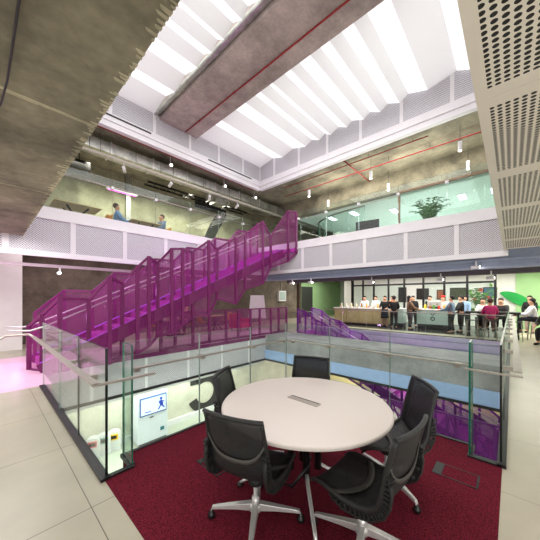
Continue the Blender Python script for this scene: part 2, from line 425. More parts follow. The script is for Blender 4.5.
# skylight band
def band(name, lab, parts, pan, mul):
    m = B()
    for b in parts: m.box(*b)
    for b in mul: m.box(*b)
    t = struct(name, m, WHITE, lab)
    for b, mt in pan: B().box(*b).build('perforated_panel', mt, t)
    return t
xm = [1.31, 2.67, 4.03, 5.39, 6.75, 8.1]
t = band('trim_15', 'white perforated skylight band above the staircase',
     [(.7, XF, YF-.02, YF+.15, 6.86, 6.98), (.7, XF, YF+.02, YF+.15, 6.98, 7.06), (.7, XF, YF-.02, YF+.15, 7.06, 7.3)],
     [((.7, XF, YF+.02, YF+.1, 7.3, 8.6), FASC_Y)], [(x-.05, x+.05, YF, YF+.1, 7.3, 8.6) for x in xm])
for xa, xb in ((2.2, 3.9), (6.2, 8.6)): B().box(xa, xb, YF-.035, YF-.021, 7.2, 7.25).build('air_slot', DARK, t)
ym = [8.18, 6.76, 5.38, 4.02, 2.65, 1.28]
band('trim_16', 'white perforated skylight band above the cafe side',
     [(XF-.02, XF+.15, .1, YF, 6.86, 6.98), (XF+.02, XF+.15, .1, YF, 6.98, 7.06), (XF-.02, XF+.15, .1, YF, 7.06, 7.3)],
     [((XF+.02, XF+.1, .1, YF, 7.3, 8.6), FASC_X)], [(XF, XF+.1, y-.05, y+.05, 7.3, 8.6) for y in ym])
struct('trim_17', B().box(.55, .7, .1, YF, 3.75, 8.6).box(.7, XF, -.05, .1, 3.75, 8.6), WHITE, 'white void lining on the near sides')
# pleated skylight
V = [9.1, 7.67, 6.4, 5.73, 5.22, 4.54, 3.89, 3.33, 2.7, 1.9, .82]
Pk = [8.24, 7.04, 6.08, 5.47, 4.87, 4.34, 3.67, 3.07, 2.44, 1.16]
pts = []
for i in range(len(Pk)): pts += [(V[i], 7.98), (Pk[i], 8.14)]
pts += [(V[-1], 7.98), (.1, 8.1)]
for k, (xa, xb) in enumerate(((.7, 4.02), (5.72, XF))):
    lit = B(); op = B()
    for i in range(len(pts)-1):
        (ya, za), (yb, zb) = pts[i], pts[i+1]
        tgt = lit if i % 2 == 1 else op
        tgt.add([(xa, ya, za), (xb, ya, za), (xb, yb, zb), (xa, yb, zb), (xa, ya, za+.03), (xb, ya, za+.03), (xb, yb, zb+.03), (xa, yb, zb+.03)],
                [(0, 1, 2, 3), (7, 6, 5, 4), (0, 4, 5, 1), (2, 6, 7, 3), (1, 5, 6, 2), (0, 3, 7, 4)])
    t = struct('ceiling.%03d' % (7+k), op, BAFF, 'pleated white skylight baffles ' + ('left of the big beam' if k == 0 else 'right of the big beam'))
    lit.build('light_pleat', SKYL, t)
struct('trim_18', B().box(4.22, 5.7, .1, YF+.12, 7.87, 8.9), CONC_B, 'big concrete beam crossing the skylight')
struct('trim_19', B().box(4.02, 4.08, .1, YF, 7.93, 7.99).box(4.12, 4.2, .1, YF, 8.0, 8.2), GALV, 'metal rail beside the big beam')

# ------------------------------------------------------------------ pipes, ducts
def pipe(name, pts, r, mat, lab, cat, group=None, flange=None):
    t = thing(name, lab, cat, pts[0], 0, group); o = Vector(pts[0])
    B().tube([Vector(p)-o for p in pts], r, 10).build('tube', mat, t)
    if flange:
        n = flange
        for i in range(n):
            f = (i+.5)/n; q = Vector(pts[0]).lerp(Vector(pts[-1]), f)-o; d = (Vector(pts[-1])-Vector(pts[0])).normalized()
            B().tube([q-d*.03, q+d*.03], r*1.3, 10).build('coupling', mat, t)
        for i in range(n):
            f = (i+.3)/n; q = Vector(pts[0]).lerp(Vector(pts[-1]), f)-o
            top = (7.0 if pts[0][2] > 4 else 3.1)-pts[0][2]
            if pts[0][2] > 7.3: top = 7.87-pts[0][2]
            if top > 0: B().tube([q, (q.x, q.y, top)], .006, 6).build('hanger', BLACK, t)
    return t
pipe('sprinkler_pipe', [(10.5, .3, 6.8), (10.5, 8.6, 6.8)], .022, REDP, 'long red sprinkler pipe under the ceiling above the cafe side gallery', 'pipe', flange=6)
pipe('sprinkler_pipe', [(9.75, 2.0, 6.86), (9.75, 8.0, 6.86)], .018, REDP, 'shorter red pipe nearest the skylight edge above the cafe side', 'pipe', flange=4)
pipe('sprinkler_pipe', [(9.4, 4.78, 6.9), (13.0, 4.78, 6.9)][::1] if False else [(9.4, 4.78, 6.9), (11.95, 4.78, 6.9)], .024, REDP, 'red pipe running crosswise to the other ceiling pipes', 'pipe', flange=2)
pipe('sprinkler_pipe', [(-1, 9.35, 6.9), (9.0, 9.35, 6.9)], .022, REDP, 'red pipe along the skylight edge above the staircase', 'pipe', flange=7)
pipe('sprinkler_pipe', [(5.15, 9.0, 7.82), (5.15, 1.5, 7.82)], .022, REDP, 'red sprinkler pipe along the underside of the big concrete beam', 'pipe', flange=4)
pipe('service_pipe', [(-2, 9.85, 6.3), (14, 9.85, 6.3)], .05, plain('cream_pipe', (206, 200, 186), .5, var=.02), 'long white service pipe above the staircase side gallery', 'pipe', flange=8)
t = thing('air_duct', 'galvanised rectangular air duct along the upper left ceiling', 'duct', (-2, 10.15, 6.62))
B().box(0, 20, -.28, .28, -.17, .17).build('duct_body', GALV, t)
for i in range(14): B().box(.7+i*1.4, .74+i*1.4, -.31, .31, -.2, .2).build('joint_flange', CHROME, t)
for i in range(13): B().tube([(1.5+i*1.4, -.3, -.2), (1.5+i*1.4, -.3, .37)], .008, 6).build('hanger', BLACK, t)
t = thing('air_duct', 'short branch duct dropping from the main duct near the corner', 'duct', (7.4, 10.7, 6.55))
B().box(0, 1.0, -.3, .3, -.1, .2).box(.2, .8, -.2, .3, -.35, -.1).build('duct_body', GALV, t)
B().box(-.02, .02, -.22, .32, -.27, .22).build('joint_flange', CHROME, t); B().box(.98, 1.02, -.22, .32, -.27, .22).build('joint_flange', CHROME, t)
t = thing('cable_tray', 'dark cable tray hung beside the upper duct', 'tray', (4.6, 11.2, 6.35))
m = B().box(0, 5.5, -.2, -.18, 0, .08).box(0, 5.5, .18, .2, 0, .08)
for i in range(19): m.box(i*.3, i*.3+.03, -.2, .2, 0, .015)
m.build('ladder_frame', BLACK, t)
B().box(1.0, 1.02, -.2, -.18, .08, .36).build('hanger', BLACK, t); B().box(4.0, 4.02, -.2, -.18, .08, .36).build('hanger', BLACK, t)
t = thing('cable_tray', 'dark louvred grille box at the far upper left', 'tray', (.9, 11.0, 6.1))
m = B().box(0, 1.7, 0, .5, .0, .03)
for i in range(6): m.box(0, 1.7, i*.09, i*.09+.03, .03, .3)
m.build('grille', BLACK, t); B().box(.2, .22, .2, .22, .3, .6).box(1.4, 1.42, .2, .22, .3, .6).build('hanger', BLACK, t)
t = thing('exposed_pipe', 'pale vertical duct riser on the concrete wall above the left table', 'pipe', (4.35, 12.5, 4.6))
B().box(-.09, .09, -.08, .098, 0, 2.4).build('riser', GALV, t)
B().box(-.12, .12, -.1, .09, .5, .54).build('clamp', GALV, t)
pipe('conduit', [(.14, .6, 3.185), (0.13, 1.86, 3.185), (0.12, 2.61, 3.17), (0.10, 2.97, 3.17), (-.2, 4.5, 3.17)], .007, BLACK, 'black cable run under the near concrete soffit', 'cable')

# lamps
def track_spot(loc, rz, label, top):
    t = thing('spot_lamp', label, 'lamp', loc, rz, 'track spot lamps')
    B().tube([(0, 0, 0), (0, 0, top-loc[2])], .01, 8).build('stem', WHITE, t)
    m = B().tube([(-.06, 0, -.02), (.14, 0, -.1)], .055, 14); m.build('lamp_head', WHITE, t)
    B().tube([(.141, 0, -.1), (.15, 0, -.104)], .042, 14).build('lens', LAMP, t)
    return t
i = 0
for x, nm in ((3.3, 'leftmost spot lamp hanging under the white pipe above the left gallery'), (5.0, 'second white spot lamp under the white pipe, above the seated people'),
              (6.8, 'third white spot lamp under the white pipe, above the dark wall numeral'), (8.4, 'fourth white spot lamp under the white pipe, above the stair top')):
    track_spot((x, 9.85, 6.12), R(90 if i % 2 else 60), nm, 6.26); i += 1
for x, nm in ((4.85, 'left bright lamp just below the skylight edge'), (7.4, 'right bright lamp just below the skylight edge'), (9.3, 'bright lamp at the corner below the skylight')):
    track_spot((x, 9.6, 6.72), R(-100), nm, 7.0)
def pendant(loc, label, top=7.0):
    t = thing('pendant_lamp', label, 'lamp', loc, 0, 'cylinder pendant lamps')
    B().tube([(0, 0, .14), (0, 0, top-loc[2])], .006, 6).build('cord', BLACK, t)
    B().lathe([(.05, -.14), (.055, -.13), (.055, .13), (.05, .14)], 16).build('lamp_shade', WHITE, t)
    B().lathe([(.045, -.15), (.045, -.142)], 16).build('lens', LAMP, t)
for p, nm in (((9.9, 6.7, 6.3), 'white cylinder pendant above the stair top'), ((10.0, 3.96, 6.3), 'white cylinder pendant hanging by the crossing red pipe'),
              ((9.95, 1.18, 6.3), 'nearest white cylinder pendant, high beside the perforated ceiling'), ((11.57, 1.14, 6.3), 'white cylinder pendant just behind the nearest one'),
              ((11.57, 6.7, 6.3), 'white cylinder pendant furthest back above the stair top'), ((11.6, 3.85, 6.3), 'white cylinder pendant in front of the office glass')):
    pendant(p, nm)
def down_spot(loc, label, top):
    t = thing('spot_lamp', label, 'lamp', loc, 0, 'spots below the gallery')
    B().box(-.02, .02, -.02, .02, 0, top-loc[2]).build('stem', WHITE, t)
    B().tube([(-.02, -.08, -.03), (-.02, .12, -.03)], .045, 12).build('lamp_head', WHITE, t)
    B().tube([(-.02, -.081, -.03), (-.02, -.09, -.03)], .035, 12).build('lens', LAMP, t)
for p, tp, nm in (((9.45, .75, 2.52), 2.66, 'white spot lamp fixed to the blue steel beam at right'), ((11.2, .5, 2.3), 2.5, 'white spot lamp below the grey beam at far right'),
                  ((11.2, 1.9, 2.3), 2.5, 'white spot lamp below the grey beam over the high table'), ((9.45, 6.3, 2.3), 2.44, 'white spot lamp under the beam near the stair top'),
                  ((9.45, 7.3, 2.3), 2.44, 'white spot lamp under the beam beside the flip chart'), ((1.5, 9.5, 2.36), 2.48, 'white spot lamp on the rail above the stair foot'),
                  ((11.2, 4.4, 2.3), 2.5, 'white spot lamp below the grey beam over the serving counter')):
    down_spot(p, nm, tp)
t = thing('reflection_bar', 'slim glowing bar standing in for a magenta reflection above the left upper table', 'lamp', (3.7, 11.2, 5.72))  # bar added in place of a pink reflection in the gallery glass
B().box(-.55, .55, -.04, .04, 0, .05).build('housing', WHITE, t); B().box(-.5, .5, -.03, .03, -.012, 0).build('diffuser', REFLP, t)
B().tube([(-.4, 0, .05), (-.4, 0, 1.0)], .005, 6).build('wire', BLACK, t); B().tube([(.4, 0, .05), (.4, 0, 1.0)], .005, 6).build('wire', BLACK, t)

# ------------------------------------------------------------------ glass balustrades
def pane(par, a, b, z0=0, z1=1.18, th=.018, edge=GEDGE, mat=GLASS):
    a = Vector((*a, 0)); b = Vector((*b, 0)); d = (b-a).normalized(); n = Vector((-d.y, d.x, 0))*th/2
    p = [a-n, b-n, b+n, a+n]
    vs = [Vector((q.x, q.y, z)) for z in (z0, z1) for q in p]
    m = B(); m.add(vs, [(0, 1, 5, 4), (2, 3, 7, 6)], 0); m.add(vs, [(3, 2, 1, 0), (4, 5, 6, 7), (1, 2, 6, 5), (3, 0, 4, 7)], 1)
    return m.build('glass_pane', [mat, edge], par)
def bracket(par, at, z, nrm, w=.055):
    x, y = at; nx, ny = nrm
    m = B(); m.bar((x-nx*.03, y-ny*.03, z), (x+nx*.07, y+ny*.07, z), w, .045)
    m.build('bracket', SATIN, par)
# left run
t = thing('glass_balustrade', 'frameless glass balustrade with steel handrail along the left tiled walkway', 'balustrade')
ys = [2.72, 3.75, 4.85, 6.38]
for i in range(3): pane(t, (X0+.02, ys[i]+.006), (X0+.02, ys[i+1]-.006), edge=GEDGED if i == 0 else GEDGEP)
B().box(X0-.035, X0+.04, 2.68, 6.4, -.02, .03).build('base_channel', BLACK, t)
m = B().box(.62, .68, 2.57, 6.6, .9, .915).build('handrail', SATIN, t)
for y in (2.95, 3.8, 4.85, 6.1): bracket(t, (.72, y), .885, (-1, 0))
m = B().tube([(.65, 6.6, .9), (.62, 6.95, .92), (.3, 7.1, .9), (.15, 7.0, .82), (.14, 6.6, .3), (.14, 6.5, 0)], .022, 12); m.build('bent_rail', SATIN, t)
# left return and platform run
t = thing('glass_balustrade', 'glass balustrade with handrail along the back edge of the red carpet', 'balustrade')
pane(t, (X0+.03, 2.72), (.98, 2.72), edge=GEDGED); pane(t, (.99, 2.735), (.99, 2.97))
xs = [1.0, 1.9, 2.8, 3.66]
for i in range(3): pane(t, (xs[i]+.005, 2.98), (xs[i+1]-.005, 2.98), edge=GEDGEP)
B().box(X0+.03, 1.0, 2.69, 2.74, -.02, .02).box(.97, 1.02, 2.74, 3.0, -.02, .02).box(1.0, 3.7, 2.96, 3.0, -.05, .015).build('base_channel', BLACK, t)
B().box(.62, 1.14, 2.55, 2.6, .9, .915).box(1.06, 3.62, 2.86, 2.91, .9, .915).box(3.55, 3.6, .35, 2.9, .9, .915).build('handrail', SATIN, t)
for x in (1.1, 1.9, 2.8, 3.5): bracket(t, (x, 2.955), .885, (0, -1))
ye = [.34, 1.2, 2.1, 2.97]
for i in range(3): pane(t, (3.67, ye[i]+.005), (3.67, ye[i+1]-.005), edge=GEDGE if i == 0 else GEDGEP)
B().box(3.65, 3.69, .32, 2.98, -.05, .015).build('base_channel', BLACK, t)
for y in (.45, 1.2, 2.1, 2.8): bracket(t, (3.645, y), .885, (-1, 0))
# right run
t = thing('glass_balustrade', 'glass balustrade with wide steel handrail receding along the right tiled walkway', 'balustrade')
pane(t, (3.43, .325), (3.66, .325), edge=GEDGE); pane(t, (3.42, .1), (3.42, .31), edge=GEDGED)
x = 3.43
while x < 12.9: pane(t, (x+.005, Y0+.01), (min(x+1.2, 12.9)-.005, Y0+.01), edge=GEDGED if x < 3.5 else GEDGEP); x += 1.2
B().box(3.38, 12.95, Y0-.03, Y0+.04, -.02, .035).box(3.38, 3.45, Y0, .34, -.02, .02).box(3.42, 3.69, .30, .34, -.02, .015).build('base_channel', BLACK, t)
B().box(3.56, 12.9, -.075, -.01, .9, .915).box(3.36, 3.4, -.075, .36, .9, .915).build('handrail', SATIN, t)
for k in range(8): bracket(t, (3.8+k*1.2, Y0-.01), .885, (0, -1))
# cafe edge
t = thing('glass_balustrade', 'low glass balustrade with thin cap rail in front of the cafe', 'balustrade')
y = Y0+.1
while y < 7.9: pane(t, (12.98, y), (12.98, min(y+1.3, 7.95)-.01), z1=.95, edge=GEDGEP); y += 1.3
B().box(12.95, 13.01, Y0+.1, 7.95, .95, .98).build('cap_rail', SATIN, t); B().box(12.96, 13.0, Y0+.1, 7.95, -.01, .03).build('base_channel', BLACK, t)
# galleries
t = thing('glass_balustrade', 'glass balustrade of the upper gallery on the staircase side', 'balustrade')
x = -2.64
while x < XF-.1: pane(t, (x+.008, YF+.06), (min(x+1.345, XF)-.008, YF+.06), 4.04, 5.3, edge=GEDGEP); x += 1.345
B().tube([(-2.6, YF-.0, 5.03), (XF-.1, YF-.0, 5.03)], .018, 8).build('handrail', SATIN, t)
x = -1.3
while x < XF-.2:
    B().box(x-.04, x+.04, YF-.02, YF+.09, 4.98, 5.06).build('clamp', WHITE, t); x += 1.345
t = thing('glass_balustrade', 'glass balustrade of the upper gallery above the cafe', 'balustrade')
y = Y0
while y < 6.6: pane(t, (XF+.06, y+.008), (XF+.06, min(y+1.345, 6.7)-.008), 4.04, 5.3, edge=GEDGEP); y += 1.345
for k in range(5): B().box(XF-.02, XF+.09, 1.37+k*1.345, 1.45+k*1.345, 4.98, 5.06).build('clamp', WHITE, t)

# ------------------------------------------------------------------ staircases
def flat_panel(m, a, b, za0, za1, zb0, zb1, th=.01):
    a = Vector((*a, 0)); b = Vector((*b, 0)); d = (b-a).normalized(); n = Vector((-d.y, d.x, 0))*th/2
    p = [a-n, b-n, b+n, a+n]; z0 = [za0, zb0, zb0, za0]; z1 = [za1, zb1, zb1, za1]
    return m.hexa([Vector((q.x, q.y, z)) for q, z in zip(p, z0)]+[Vector((q.x, q.y, z)) for q, z in zip(p, z1)])
def faceted_side(par, pts, matf, matm, pw=.09):
    """pts: (x, y, z bottom, z top) along the side; each facet is a mesh panel in a flat bar frame"""
    for i in range(len(pts)-1):
        a, b = pts[i], pts[i+1]
        flat_panel(B(), a[:2], b[:2], a[2], a[3], b[2], b[3]).build('mesh_panel', matm, par)
        B().bar((a[0], a[1], a[3]), (b[0], b[1], b[3]), .05, .06).build('top_rail', matf, par)
        B().bar((a[0], a[1], a[2]), (b[0], b[1], b[2]), .05, .06).build('bottom_rail', matf, par)
    for a in pts:
        B().box(a[0]-pw/2, a[0]+pw/2, a[1]-.03, a[1]+.03, a[2]-.02, a[3]+.02).build('post', matf, par)
def steps(par, x0, z0, n, run, rise, y0, y1, mat):
    for i in range(n):
        x = x0+i*run; z = z0+i*rise
        B().box(x, x+run+.02, y0, y1, z+rise-.04, z+rise).box(x, x+.02, y0, y1, z, z+rise-.04).build('step', mat, par)
up = thing('staircase', 'magenta perforated steel staircase rising to the upper gallery', 'staircase', (.8, 8.2, 0))
def L(x, y, z=0): return (x-.8, y-8.2, z)
N = 22; run = 8.3/N; rise = 3.75/N
steps(up, .1, 0, N, run, rise, -.62, .68, MAGT)
def zf(x): return max(0, min(3.75, (x-.9)*3.75/8.3))
near = [(.72, 8.1, 0, .98), (.9, 7.7, 0, 1.25), (1.17, 7.42, 0, 1.63), (1.76, 7.62, 0, 1.58), (2.14, 7.36, .0, 2.15), (2.5, 7.6, .1, 2.0), (2.8, 7.36, .15, 2.45),
        (3.1, 7.36, .3, 2.75), (3.45, 7.6, .5, 2.62), (3.76, 7.36, .6, 3.06), (4.11, 7.36, .8, 3.11), (4.6, 7.6, 1.0, 3.1), (5.05, 7.36, 1.05, 3.5), (5.55, 7.6, 1.6, 3.32),
        (6.24, 7.4, 1.4, 3.8), (6.83, 7.56, 1.95, 4.08), (7.65, 7.4, 2.2, 4.69), (8.18, 7.46, 2.9, 4.2), (9.0, 7.19, 3.2, 5.39), (9.16, 6.85, 3.54, 5.3)]
faceted_side(up, [(x-.8, y-8.2, a, b) for x, y, a, b in near], MAG, MAGM)
far = []; x = .9; k = 0
while x < 9.1:
    far.append((x-.8, (9.02 if k % 2 else 8.86)-8.2, max(0, zf(x)-.35), zf(x)+1.25+(.3 if k % 2 else 0))); x += .62; k += 1
faceted_side(up, far, MAG, MAGM, .07)
for y in (-.66, .7):
    m = B(); m.bar((.05, y, .02), (8.35, y, 3.62), .06, .34); m.build('stringer', MAG, up)
B().box(8.25, 8.5, -1.3, .75, 3.6, 3.75).build('landing_plate', MAGT, up)
m = B(); m.bar((.05, -.61, .2), (8.35, -.61, 3.8), .02, .03).bar((.05, .65, .2), (8.35, .65, 3.8), .02, .03); m.build('led_strip', LEDV, up)
for y in (-.55, .58):
    m = B().tube([(-.45, y, .95), (-.1, y, .92), (.15, y, 1.0), (4.1, y, 2.78), (8.3, y, 4.68), (8.6, y, 4.7)], .02, 10); m.build('handrail', CHROME, up)
    m = B()
    for q in range(9): m.tube([(.3+q, y, .85+(q+.3)*.4518), (.3+q, y+(-.1 if y < 0 else .1), .8+(q+.3)*.4518)], .008, 6)
    m.build('rail_bracket', CHROME, up)
# lower balustrade along the pink floor
t = thing('mesh_balustrade', 'magenta mesh balustrade along the pink floor below the staircase', 'balustrade', (3.7, YV+.05, 0))
pxs = [0, .5, 1.1, 1.8, 2.5, 3.15, 3.75, 4.35, 5.0, 5.6, 6.1]
for i in range(len(pxs)-1):
    a, b = pxs[i], pxs[i+1]; ya = .03 if i % 2 else -.03
    flat_panel(B(), (a, ya), (b, -ya), .02, 1.15, .02, 1.15).build('mesh_panel', MAGM, t)
    B().bar((a, ya, 1.15), (b, -ya, 1.15), .05, .05).build('top_rail', MAG, t)
    B().bar((a, ya, .05), (b, -ya, .05), .05, .08).build('bottom_rail', MAG, t)
for i, a in enumerate(pxs): B().box(a-.045, a+.045, (.03 if i % 2 else -.03)-.03, (.03 if i % 2 else -.03)+.03, 0, 1.16).build('post', MAG, t)
# down flight: root at its foot, climbs +y
dn = thing('staircase', 'violet perforated steel staircase descending to the lower level', 'staircase', (10.85, .3, -3.4), R(90))
N = 20; run = 7.3/N; rise = 3.4/N
steps(dn, 0, 0, N, run, rise, -.6, .6, MAGT)
for s, y in ((1, .66), (-1, -.66)):
    pp = []; k = 0; x = 0
    while x <= 7.4:
        z = x*3.4/7.3; pp.append((x, y+(.05 if k % 2 else -.05)*s, max(0, z-.45), z+1.1+(.12 if k % 2 else 0))); x += .52; k += 1
    faceted_side(dn, pp, VIO, VIOM, .07)
    m = B(); m.bar((0, y, .0), (7.3, y, 3.28), .06, .34); m.build('stringer', VIO, dn)
    m = B().tube([(-.3, y*.86, .9), (0, y*.86, .9), (7.3, y*.86, 4.3), (7.6, y*.86, 4.3)], .02, 8); m.build('handrail', CHROME, dn)
# violet side screen on the lower level
t = thing('mesh_balustrade', 'violet mesh screen with posts beside the lower staircase', 'balustrade', (9.6, -.2, -3.4), R(90))
for k in range(14):
    B().box(k*.55-.04, k*.55+.04, -.03, .03, 0, 1.5).build('post', VIO, t)
    if k < 13:
        flat_panel(B(), (k*.55, 0), (k*.55+.55, 0), .05, 1.45, .05, 1.45).build('mesh_panel', VIOM, t)
        B().bar((k*.55, 0, 1.48), (k*.55+.55, 0, 1.48), .05, .05).build('top_rail', VIO, t); B().bar((k*.55, 0, .2), (k*.55+.5, 0, 1.4), .03, .04).build('diagonal_brace', VIO, t)

# ------------------------------------------------------------------ meeting table
TX, TY = 1.905, 1.34
t = thing('meeting_table', 'large round pale meeting table on chrome legs on the red carpet', 'table', (TX, TY, .004))
B().lathe([(.69, .700), (.705, .706), (.71, .714), (.71, .722), (.706, .729), (.70, .731)], 96).build('tabletop', [TABLE], t)
ed = B().lathe([(.711, .707), (.7125, .71), (.7125, .72), (.711, .723)], 96); ed.build('edge_band', TEDGE, t)
cp = B().box(-.025, .045, -.14, .17, .731, .736)
o = cp.build('cable_hatch', SATIN, t)
cp = B().box(.03, .04, -.13, .16, .736, .738); cp.build('slot', DARK, t)
for k in range(4):
    a = R(-137+90*k); 
    B().lathe([(.03, .15), (.03, .69), (.05, .7)], 16, (cos(a)*.12, sin(a)*.12, 0)).build('column', BLACK, t)
    m = B().tube([(cos(a)*.12, sin(a)*.12, .2), (cos(a)*.2, sin(a)*.2, .15), (cos(a)*.52, sin(a)*.52, .05), (cos(a)*.56, sin(a)*.56, .03)], [.014, .013, .012, .011], 10, sx=1.2)
    lg = m.build('leg', CHROME, t)
    B().lathe([(.022, 0), (.028, .01), (.02, .03)], 14, (cos(a)*.56, sin(a)*.56, 0)).build('foot_glide', BLACK, lg)
B().box(-.14, .14, -.14, .14, .66, .7).build('support_plate', BLACK, t)
m = B().tube([(.1, .1, .3), (-.1, -.12, .28), (-.2, -.02, .1), (-.12, .1, .02)], .012, 8); m.build('power_cable', BLACK, t)

# ------------------------------------------------------------------ chairs
prof = [(-.315, .885), (-.30, .84), (-.28, .76), (-.262, .68), (-.248, .60), (-.238, .53), (-.215, .475), (-.165, .435), (-.09, .415), (0, .41), (.09, .42), (.17, .428), (.225, .418), (.262, .385)]
wid = [.215, .215, .218, .222, .225, .226, .226, .228, .232, .235, .235, .232, .225, .215]
def make_chair(label):
    t = thing('swivel_chair', label, 'chair', (0, 0, .004), 0, 'chairs around the meeting table')
    def rows(i0, i1, sag):
        rr = []
        for i in range(i0, i1):
            x, z = prof[i]; w = wid[i]; r = []
            for j in range(9):
                u = j/8*2-1; s = (1-u*u)*sag
                if i < 6: r.append((x-s, u*w, z+(-.008*(1-u*u) if i == 0 else 0)))
                else: r.append((x, u*w, z-s))
            rr.append(r)
        return rr
    bk = B().sheet(rows(0, 7, .03), .008).build('backrest', MESHC, t)
    B().sheet(rows(6, 14, .022), .008).build('seat', MESHC, t)
    # top bar and U shaped support band
    B().tube([(prof[0][0]-.03*(1-u*u), u*.222, prof[0][1]+.004) for u in [k/8*2-1 for k in range(9)]], .014, 10).build('top_bar', FRAMEC, bk)
    pts = []
    for k in range(15):
        u = k/7-1; z = .60+.11*u*u*u*u-.0+.02*u*u; x = -.25-.03*(1-u*u)-.016*1
        x = -.252-.034*(1-u*u)-(z-.6)*.16
        pts.append((x-.008, u*.215, z))
    B().sheet([[(p[0], p[1], p[2]-.014) for p in pts], [(p[0]-.002, p[1], p[2]+.014) for p in pts]], .006).build('lumbar_band', BAND, bk)
    pts = [(.06+.10*(1-(k/7-1)**2)*-.9, (k/7-1)*.225, .424-.02*(1-(k/7-1)**2)) for k in range(15)]
    B().sheet([[(p[0]-.022, p[1], p[2]) for p in pts], [(p[0]+.022, p[1], p[2]) for p in pts]], .005).build('seat_band', BAND, t)
    for s in (-1, 1):
        m = B(); P3 = [(prof[i][0], s*wid[i], prof[i][1]) for i in range(14)]
        rad = [.014, .014, .015, .016, .018, .02, .022, .023, .021, .018, .016, .014, .013, .012]
        fr = m.tube(P3, rad, 10, sx=.7).build('side_frame', FRAMEC, t)
        m = B()
        for i in range(3, 10):   # flexible ribbed spine outside the bend
            for q in (0, .33, .66):
                a = Vector(P3[i]).lerp(Vector(P3[i+1]), q); d = (Vector(P3[i+1])-Vector(P3[i])).normalized(); n = Vector((d.z, 0, -d.x))
                if n.x > 0 and i < 7: n = -n
                if n.z > 0: n = -n
                c = a+n*.028; m.bar(c-n*.016, c+n*.016, .03, .014, up=(d.x, 0, d.z))
        pr2 = []
        for i in range(3, 11):
            d = (Vector(P3[min(i+1, 13)])-Vector(P3[i-1])).normalized(); n = Vector((d.z, 0, -d.x))
            if n.z > 0: n = -n
            pr2.append(Vector(P3[i])+n*(.05 if 3 < i < 10 else .02))
        m.tube(pr2, .009, 8, sx=1.6); m.build('spine_ribs', RIB, fr)
    m = B().tube([(0, -.22, .37), (0, -.16, .335), (0, 0, .325), (0, .16, .335), (0, .22, .37)], .016, 10, sx=1.8); m.build('cross_arm', CHROME, t)
    B().lathe([(.05, .27), (.055, .29), (.05, .335), (.03, .345)], 20).build('tilt_housing', RIB, t)
    B().lathe([(.028, .1), (.028, .17), (.014, .175), (.014, .29)], 16).build('gas_column', CHROME, t)
    m = B().lathe([(.045, .075), (.05, .085), (.045, .12), (.03, .13)], 20)
    m.build('hub', CHROME, t)
    for k in range(4):
        a = R(90*k+22); c, s = cos(a), sin(a)
        m = B(); vs = []
        for r, z, w, h in ((.03, .105, .027, .05), (.14, .098, .023, .034), (.27, .084, .017, .024), (.325, .076, .015, .02), (.335, .05, .012, .012)):
            for (i, j) in ((-1, -.5), (1, -.5), (.8, .5), (-.8, .5)): vs.append((c*r-s*i*w, s*r+c*i*w, z+j*h))
        fs = [(3, 2, 1, 0), (16, 17, 18, 19)]
        for q in range(4):
            for e in range(4): fs.append((q*4+e, q*4+(e+1) % 4, q*4+4+(e+1) % 4, q*4+4+e))
        lg = m.add(vs, fs).build('leg', CHROME, t, bevel=.003)
        B().lathe([(.008, .06), (.012, .048), (.026, .03), (.028, .015), (.022, 0)][::-1], 16, (c*.332, s*.332, 0)).build('foot_glide', BLACK, lg)
    return t
A = make_chair('black mesh swivel chair seen from behind, left of the round table')
A.location = (1.37, 1.40, .004); A.rotation_euler.z = R(17)
dup(A, (1.80, 1.89, .004), R(-58), 'black mesh swivel chair at the table, in front of the big number 5')
dup(A, (2.48, 1.74, .004), R(200), 'black mesh swivel chair at the far side of the round table')
dup(A, (2.42, .82, .004), R(127), 'black mesh swivel chair right of the table, against the violet screen')
dup(A, (1.72, .74, .004), R(84), 'nearest black mesh swivel chair turned sideways, its seat in full view')
# floor boxes
t = thing('floor_box', 'rectangular floor box lid outlined in black, right of the table', 'floor box', (2.97, .385, .004))
t2 = B().box(-.11, .11, -.17, -.155, 0, .004).box(-.11, .11, .155, .17, 0, .004).box(-.11, -.1, -.17, .17, 0, .004).box(.1, .11, -.17, .17, 0, .004); t2.build('rim', BLACK, t)
B().box(-.1, .1, -.155, .1, 0, .002).build('carpet_inlay', CARPET, t); B().box(-.1, .1, .1, .155, 0, .005).build('cable_flap', BLACK, t)
dup(t, (1.56, 2.16, .004), R(0), 'rectangular floor box lid partly under the left chair')

